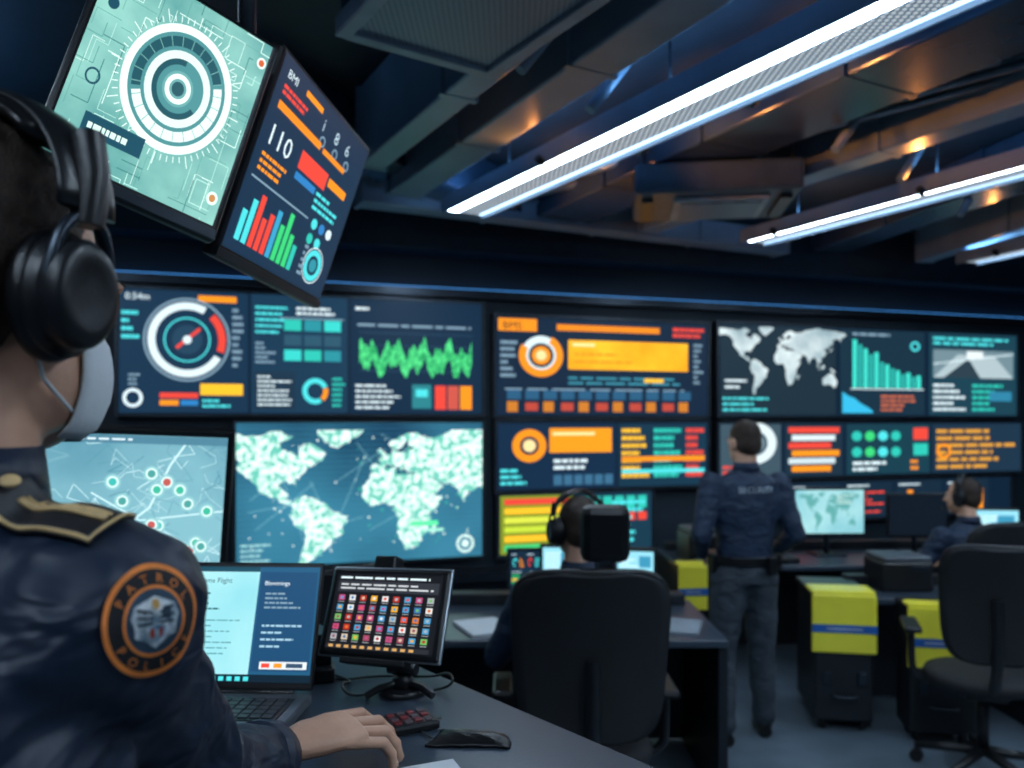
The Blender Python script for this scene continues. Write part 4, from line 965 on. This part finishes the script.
# ================================================================== CONSOLE DESKS
def console(cx, cy, w, d, yaw, name='console_desk', z=.75):
    U = V((math.cos(yaw), math.sin(yaw), 0)); Q = V((-math.sin(yaw), math.cos(yaw), 0)); c = V((cx, cy, 0))
    parts = [obox('desk_top', c+UP*(z-.0175), U, Q, UP, w, d, .035, DESKM, .006), obox('back_panel', c+Q*(d/2-.03)+UP*(z/2), U, Q, UP, w-.06, .03, z-.04, DESKD), obox('cable_riser', c+Q*(d/2-.09)+UP*(z+.03), U, Q, UP, w-.1, .1, .06, DESKD, .008)]
    for s in (-1, 1): parts.append(obox('side_panel', c+U*s*(w/2-.02)+UP*((z-.035)/2), U, Q, UP, .04, d-.04, z-.035, DESKD))
    return grp(name, parts)
def dmon(p, w, h, yaw, kind, z=.75, rise=.12, name='desk_monitor'):
    Bm = basis(yaw); U = Bm.col[0]; N = -Bm.col[1]; c = V((p[0], p[1], z+rise+h/2))
    fw = min(.22, w)
    parts = [obox('bezel', c-N*.015, U, UP, N, w+.03, h+.03, .03, BLACK, .005), obox('rear_housing', c-N*.04, U, UP, N, w*.6, h*.6, .03, BLACKM, .01), cyl('stand_column', c-N*.05-UP*(h/2+rise-.01), c-N*.05, .018, DKMETAL), box('stand_foot', (c-N*.05).to_2d().to_3d()+UP*(z+.006), (fw, fw*.8, .012), DKMETAL, yaw, .003)]
    cv = Canvas(c, U, UP, N, w, h, 0, 0, 100, 60, .0001, .002)
    if kind == 'map':
        cv.rect(0, 0, 100, 60, enoise('dmap_sea', '#7fbfca', '#b9e6e6', 3, ES, .3, .7, True)); cv.map(5, 3, 95, 57, '#5ea5a4'); cv.lines(60, 6, 90, 20, 4, '#e9fbf7', .3)
    elif kind == 'bright': cv.rect(0, 0, 100, 60, emat('#8fd4e6', 1.3, True)); cv.lines(8, 8, 80, 50, 6, '#e4fbff', .4); cv.rect(60, 10, 92, 34, '#3d93b5')
    elif kind == 'off': cv.rect(0, 0, 100, 60, '#0d1722')
    else:
        cv.rect(0, 0, 100, 60, emat('#14304a', ES, True)); cv.dash(2, 2, 49, 30, [CY, TE, OR]); cv.dash(51, 2, 98, 30, [RD, OR, CY]); cv.dash(2, 32, 60, 58, [GR, TE, YE]); cv.dash(62, 32, 98, 58, [BL, CY, WH])
    parts.append(cv.finish('display_picture')); return grp(name, parts)
console(.08, 3.92, 1.75, .8, 0)
dmon((.07, 4.08), .16, .18, .1, 'dash', rise=.12, name='small_touch_display'); dmon((.23, 4.02), .15, .15, -.05, 'bright', rise=.18, name='small_touch_display'); dmon((.62, 4.02), .18, .14, -.2, 'bright', rise=.17, name='small_touch_display')
box('paper_stack', (-.13, 3.72, .757), (.21, .28, .014), _m['paper'], .4); box('paper_stack', (.78, 3.75, .755), (.2, .26, .01), mat('paper_grey', '#8c98a3', .7), -.3)
box('computer_keyboard', (.25, 3.70, .76), (.40, .14, .02), BLACK, 0, .004)
console(2.55, 5.75, 2.9, .8, .05); console(4.4, 5.9, 0.6, .8, .05)
dmon((2.27, 5.72), .50, .31, .05, 'map', rise=.16); dmon((2.90, 5.72), .40, .28, 0, 'off', rise=.15); dmon((1.7, 5.8), .42, .26, .2, 'dash', rise=.12)
dmon((3.45, 5.75), .36, .22, -.1, 'bright', rise=.10)
console(2.45, 4.72, .95, .50, 0, z=.72)
def equip(p, yaw, s=1.0):
    p = V(p); parts = [box('printer_body', p+UP*.10*s, (.34*s, .3*s, .2*s), BLACK, yaw, .02), box('printer_lid', p+UP*.215*s, (.32*s, .28*s, .035*s), GREYP, yaw, .01), box('paper_tray', p+V((0, -.13, .03))*s, (.24*s, .1*s, .02*s), GREYP, yaw, .004), box('control_strip', p+V((.08, -.152, .16))*s, (.12*s, .01, .03*s), DKMETAL, yaw, .002)]
    return grp('office_printer', parts)
equip((1.35, 5.55, .75), .1)
p0 = V((2.30, 4.77, .72)); grp('office_printer', [box('printer_body', p0+UP*.09, (.30, .27, .18), BLACK, 0, .02), box('printer_lid', p0+UP*.19, (.28, .25, .03), GREYP, 0, .01), box('control_strip', p0+V((.07, -.137, .14)), (.11, .01, .03), DKMETAL, 0, .002)])
box('paper_stack', (2.62, 4.60, .73), (.2, .15, .02), _m['paper'], .2)
def phone(p, yaw):
    p = V(p); parts = [box('phone_base', p+UP*.02, (.17, .2, .04), BLACK, yaw, .01), box('handset', p+V((-.055, 0, .055)), (.045, .2, .03), BLACKM, yaw, .012)]
    for r in range(4):
        for k in range(3): parts.append(box('button', p+V((.01+k*.022, -.03+r*.022, .043)), (.014, .014, .006), GREYP, yaw))
    return grp('desk_telephone', parts)
phone((-.62, 3.75, .75), .2); phone((2.75, 5.5, .75), 0); phone((1.85, 5.5, .75), .2)

# ------------------------------------------------ equipment cases with yellow/blue covers
YEL = mat('yellow_vinyl', '#fff44a', .28, 0, .06, 60, .06, 6); BLU = mat('blue_vinyl', '#2b6cc0', .4)
def case(x0, x1, y, dpt, ztop, yaw, ydrop=.32):
    w = x1-x0; U = V((math.cos(yaw), math.sin(yaw), 0)); Q = V((-math.sin(yaw), math.cos(yaw), 0)); c = V(((x0+x1)/2, y, 0))+Q*dpt/2
    zb = .06; td = dpt*.35
    parts = [obox('case_body', c+UP*((ztop-.02+zb)/2), U, Q, UP, w, dpt, ztop-.02-zb, mat('case_black', '#1f242a', .42, 0, .06, 80), .015),
             obox('case_lid', c+UP*(ztop-.015), U, Q, UP, w+.02, dpt+.01, .03, BLACK, .01),
             obox('yellow_cover_top', c-Q*(dpt-td)/2+UP*(ztop+.008), U, Q, UP, w+.03, td+.02, .025, YEL, .012), obox('yellow_cover_front', c-Q*(dpt/2+.008)+UP*(ztop-ydrop/2), U, Q, UP, w+.03, .02, ydrop, YEL, .008),
             obox('blue_stripe', c-Q*(dpt/2+.019)+UP*(ztop-ydrop*.58), U, Q, UP, w+.032, .004, .045, BLU), obox('stripe_text', c-Q*(dpt/2+.0215)+UP*(ztop-ydrop*.58), U, Q, UP, w*.6, .002, .008, mat('white_print', '#c7d0d8', .5))]
    for s in (-1, 1):
        parts.append(obox('latch', c-Q*(dpt/2+.008)+U*s*w*.3+UP*(.30), U, Q, UP, .04, .02, .07, DKMETAL, .004))
        for t in (-1, 1):
            q = c+U*s*(w/2-.05)+Q*t*(dpt/2-.06); parts.append(cyl('case_wheel', q+U*-.012+UP*.032, q+U*.012+UP*.032, .032, BLACKM))
    parts.append(tube('case_handle', [c-Q*(dpt/2+.005)-U*.07+UP*.2, c-Q*(dpt/2+.035)-U*.06+UP*.2, c-Q*(dpt/2+.035)+U*.06+UP*.2, c-Q*(dpt/2+.005)+U*.07+UP*.2], .008, DKMETAL))
    return grp('equipment_case', parts)
case(1.67, 1.98, 4.40, .5, .76, -.16)
case(2.11, 2.44, 4.22, .24, .73, -.16)
case(1.06, 1.22, 5.05, .22, .80, .1, .28)
grp('rubbish_bin', [cyl('bin_body', (2.95, 4.3, 0), (2.95, 4.3, .34), .11, BLACK, .14, 28), cyl('bin_rim', (2.95, 4.3, .33), (2.95, 4.3, .35), .148, DKMETAL, .148, 28)])

# ================================================================== CAMERA / COLOR
cam = bpy.data.cameras.new('camera'); co = link(bpy.data.objects.new('camera', cam))
co.location = CAM; co.rotation_euler = (math.pi/2, 0, 0)
cam.sensor_width = 36; cam.lens = 36*F/1024; cam.shift_y = 36/1024; cam.clip_start = .03
cam.dof.use_dof = True; cam.dof.focus_distance = 1.0; cam.dof.aperture_fstop = 4.2
SC.camera = co
w = bpy.data.worlds.new('world'); w.use_nodes = True; w.node_tree.nodes['Background'].inputs[0].default_value = (.03, .05, .07, 1); SC.world = w
try:
    SC.view_settings.view_transform = 'Standard'; SC.view_settings.look = 'None'
except Exception as ex: print(ex)
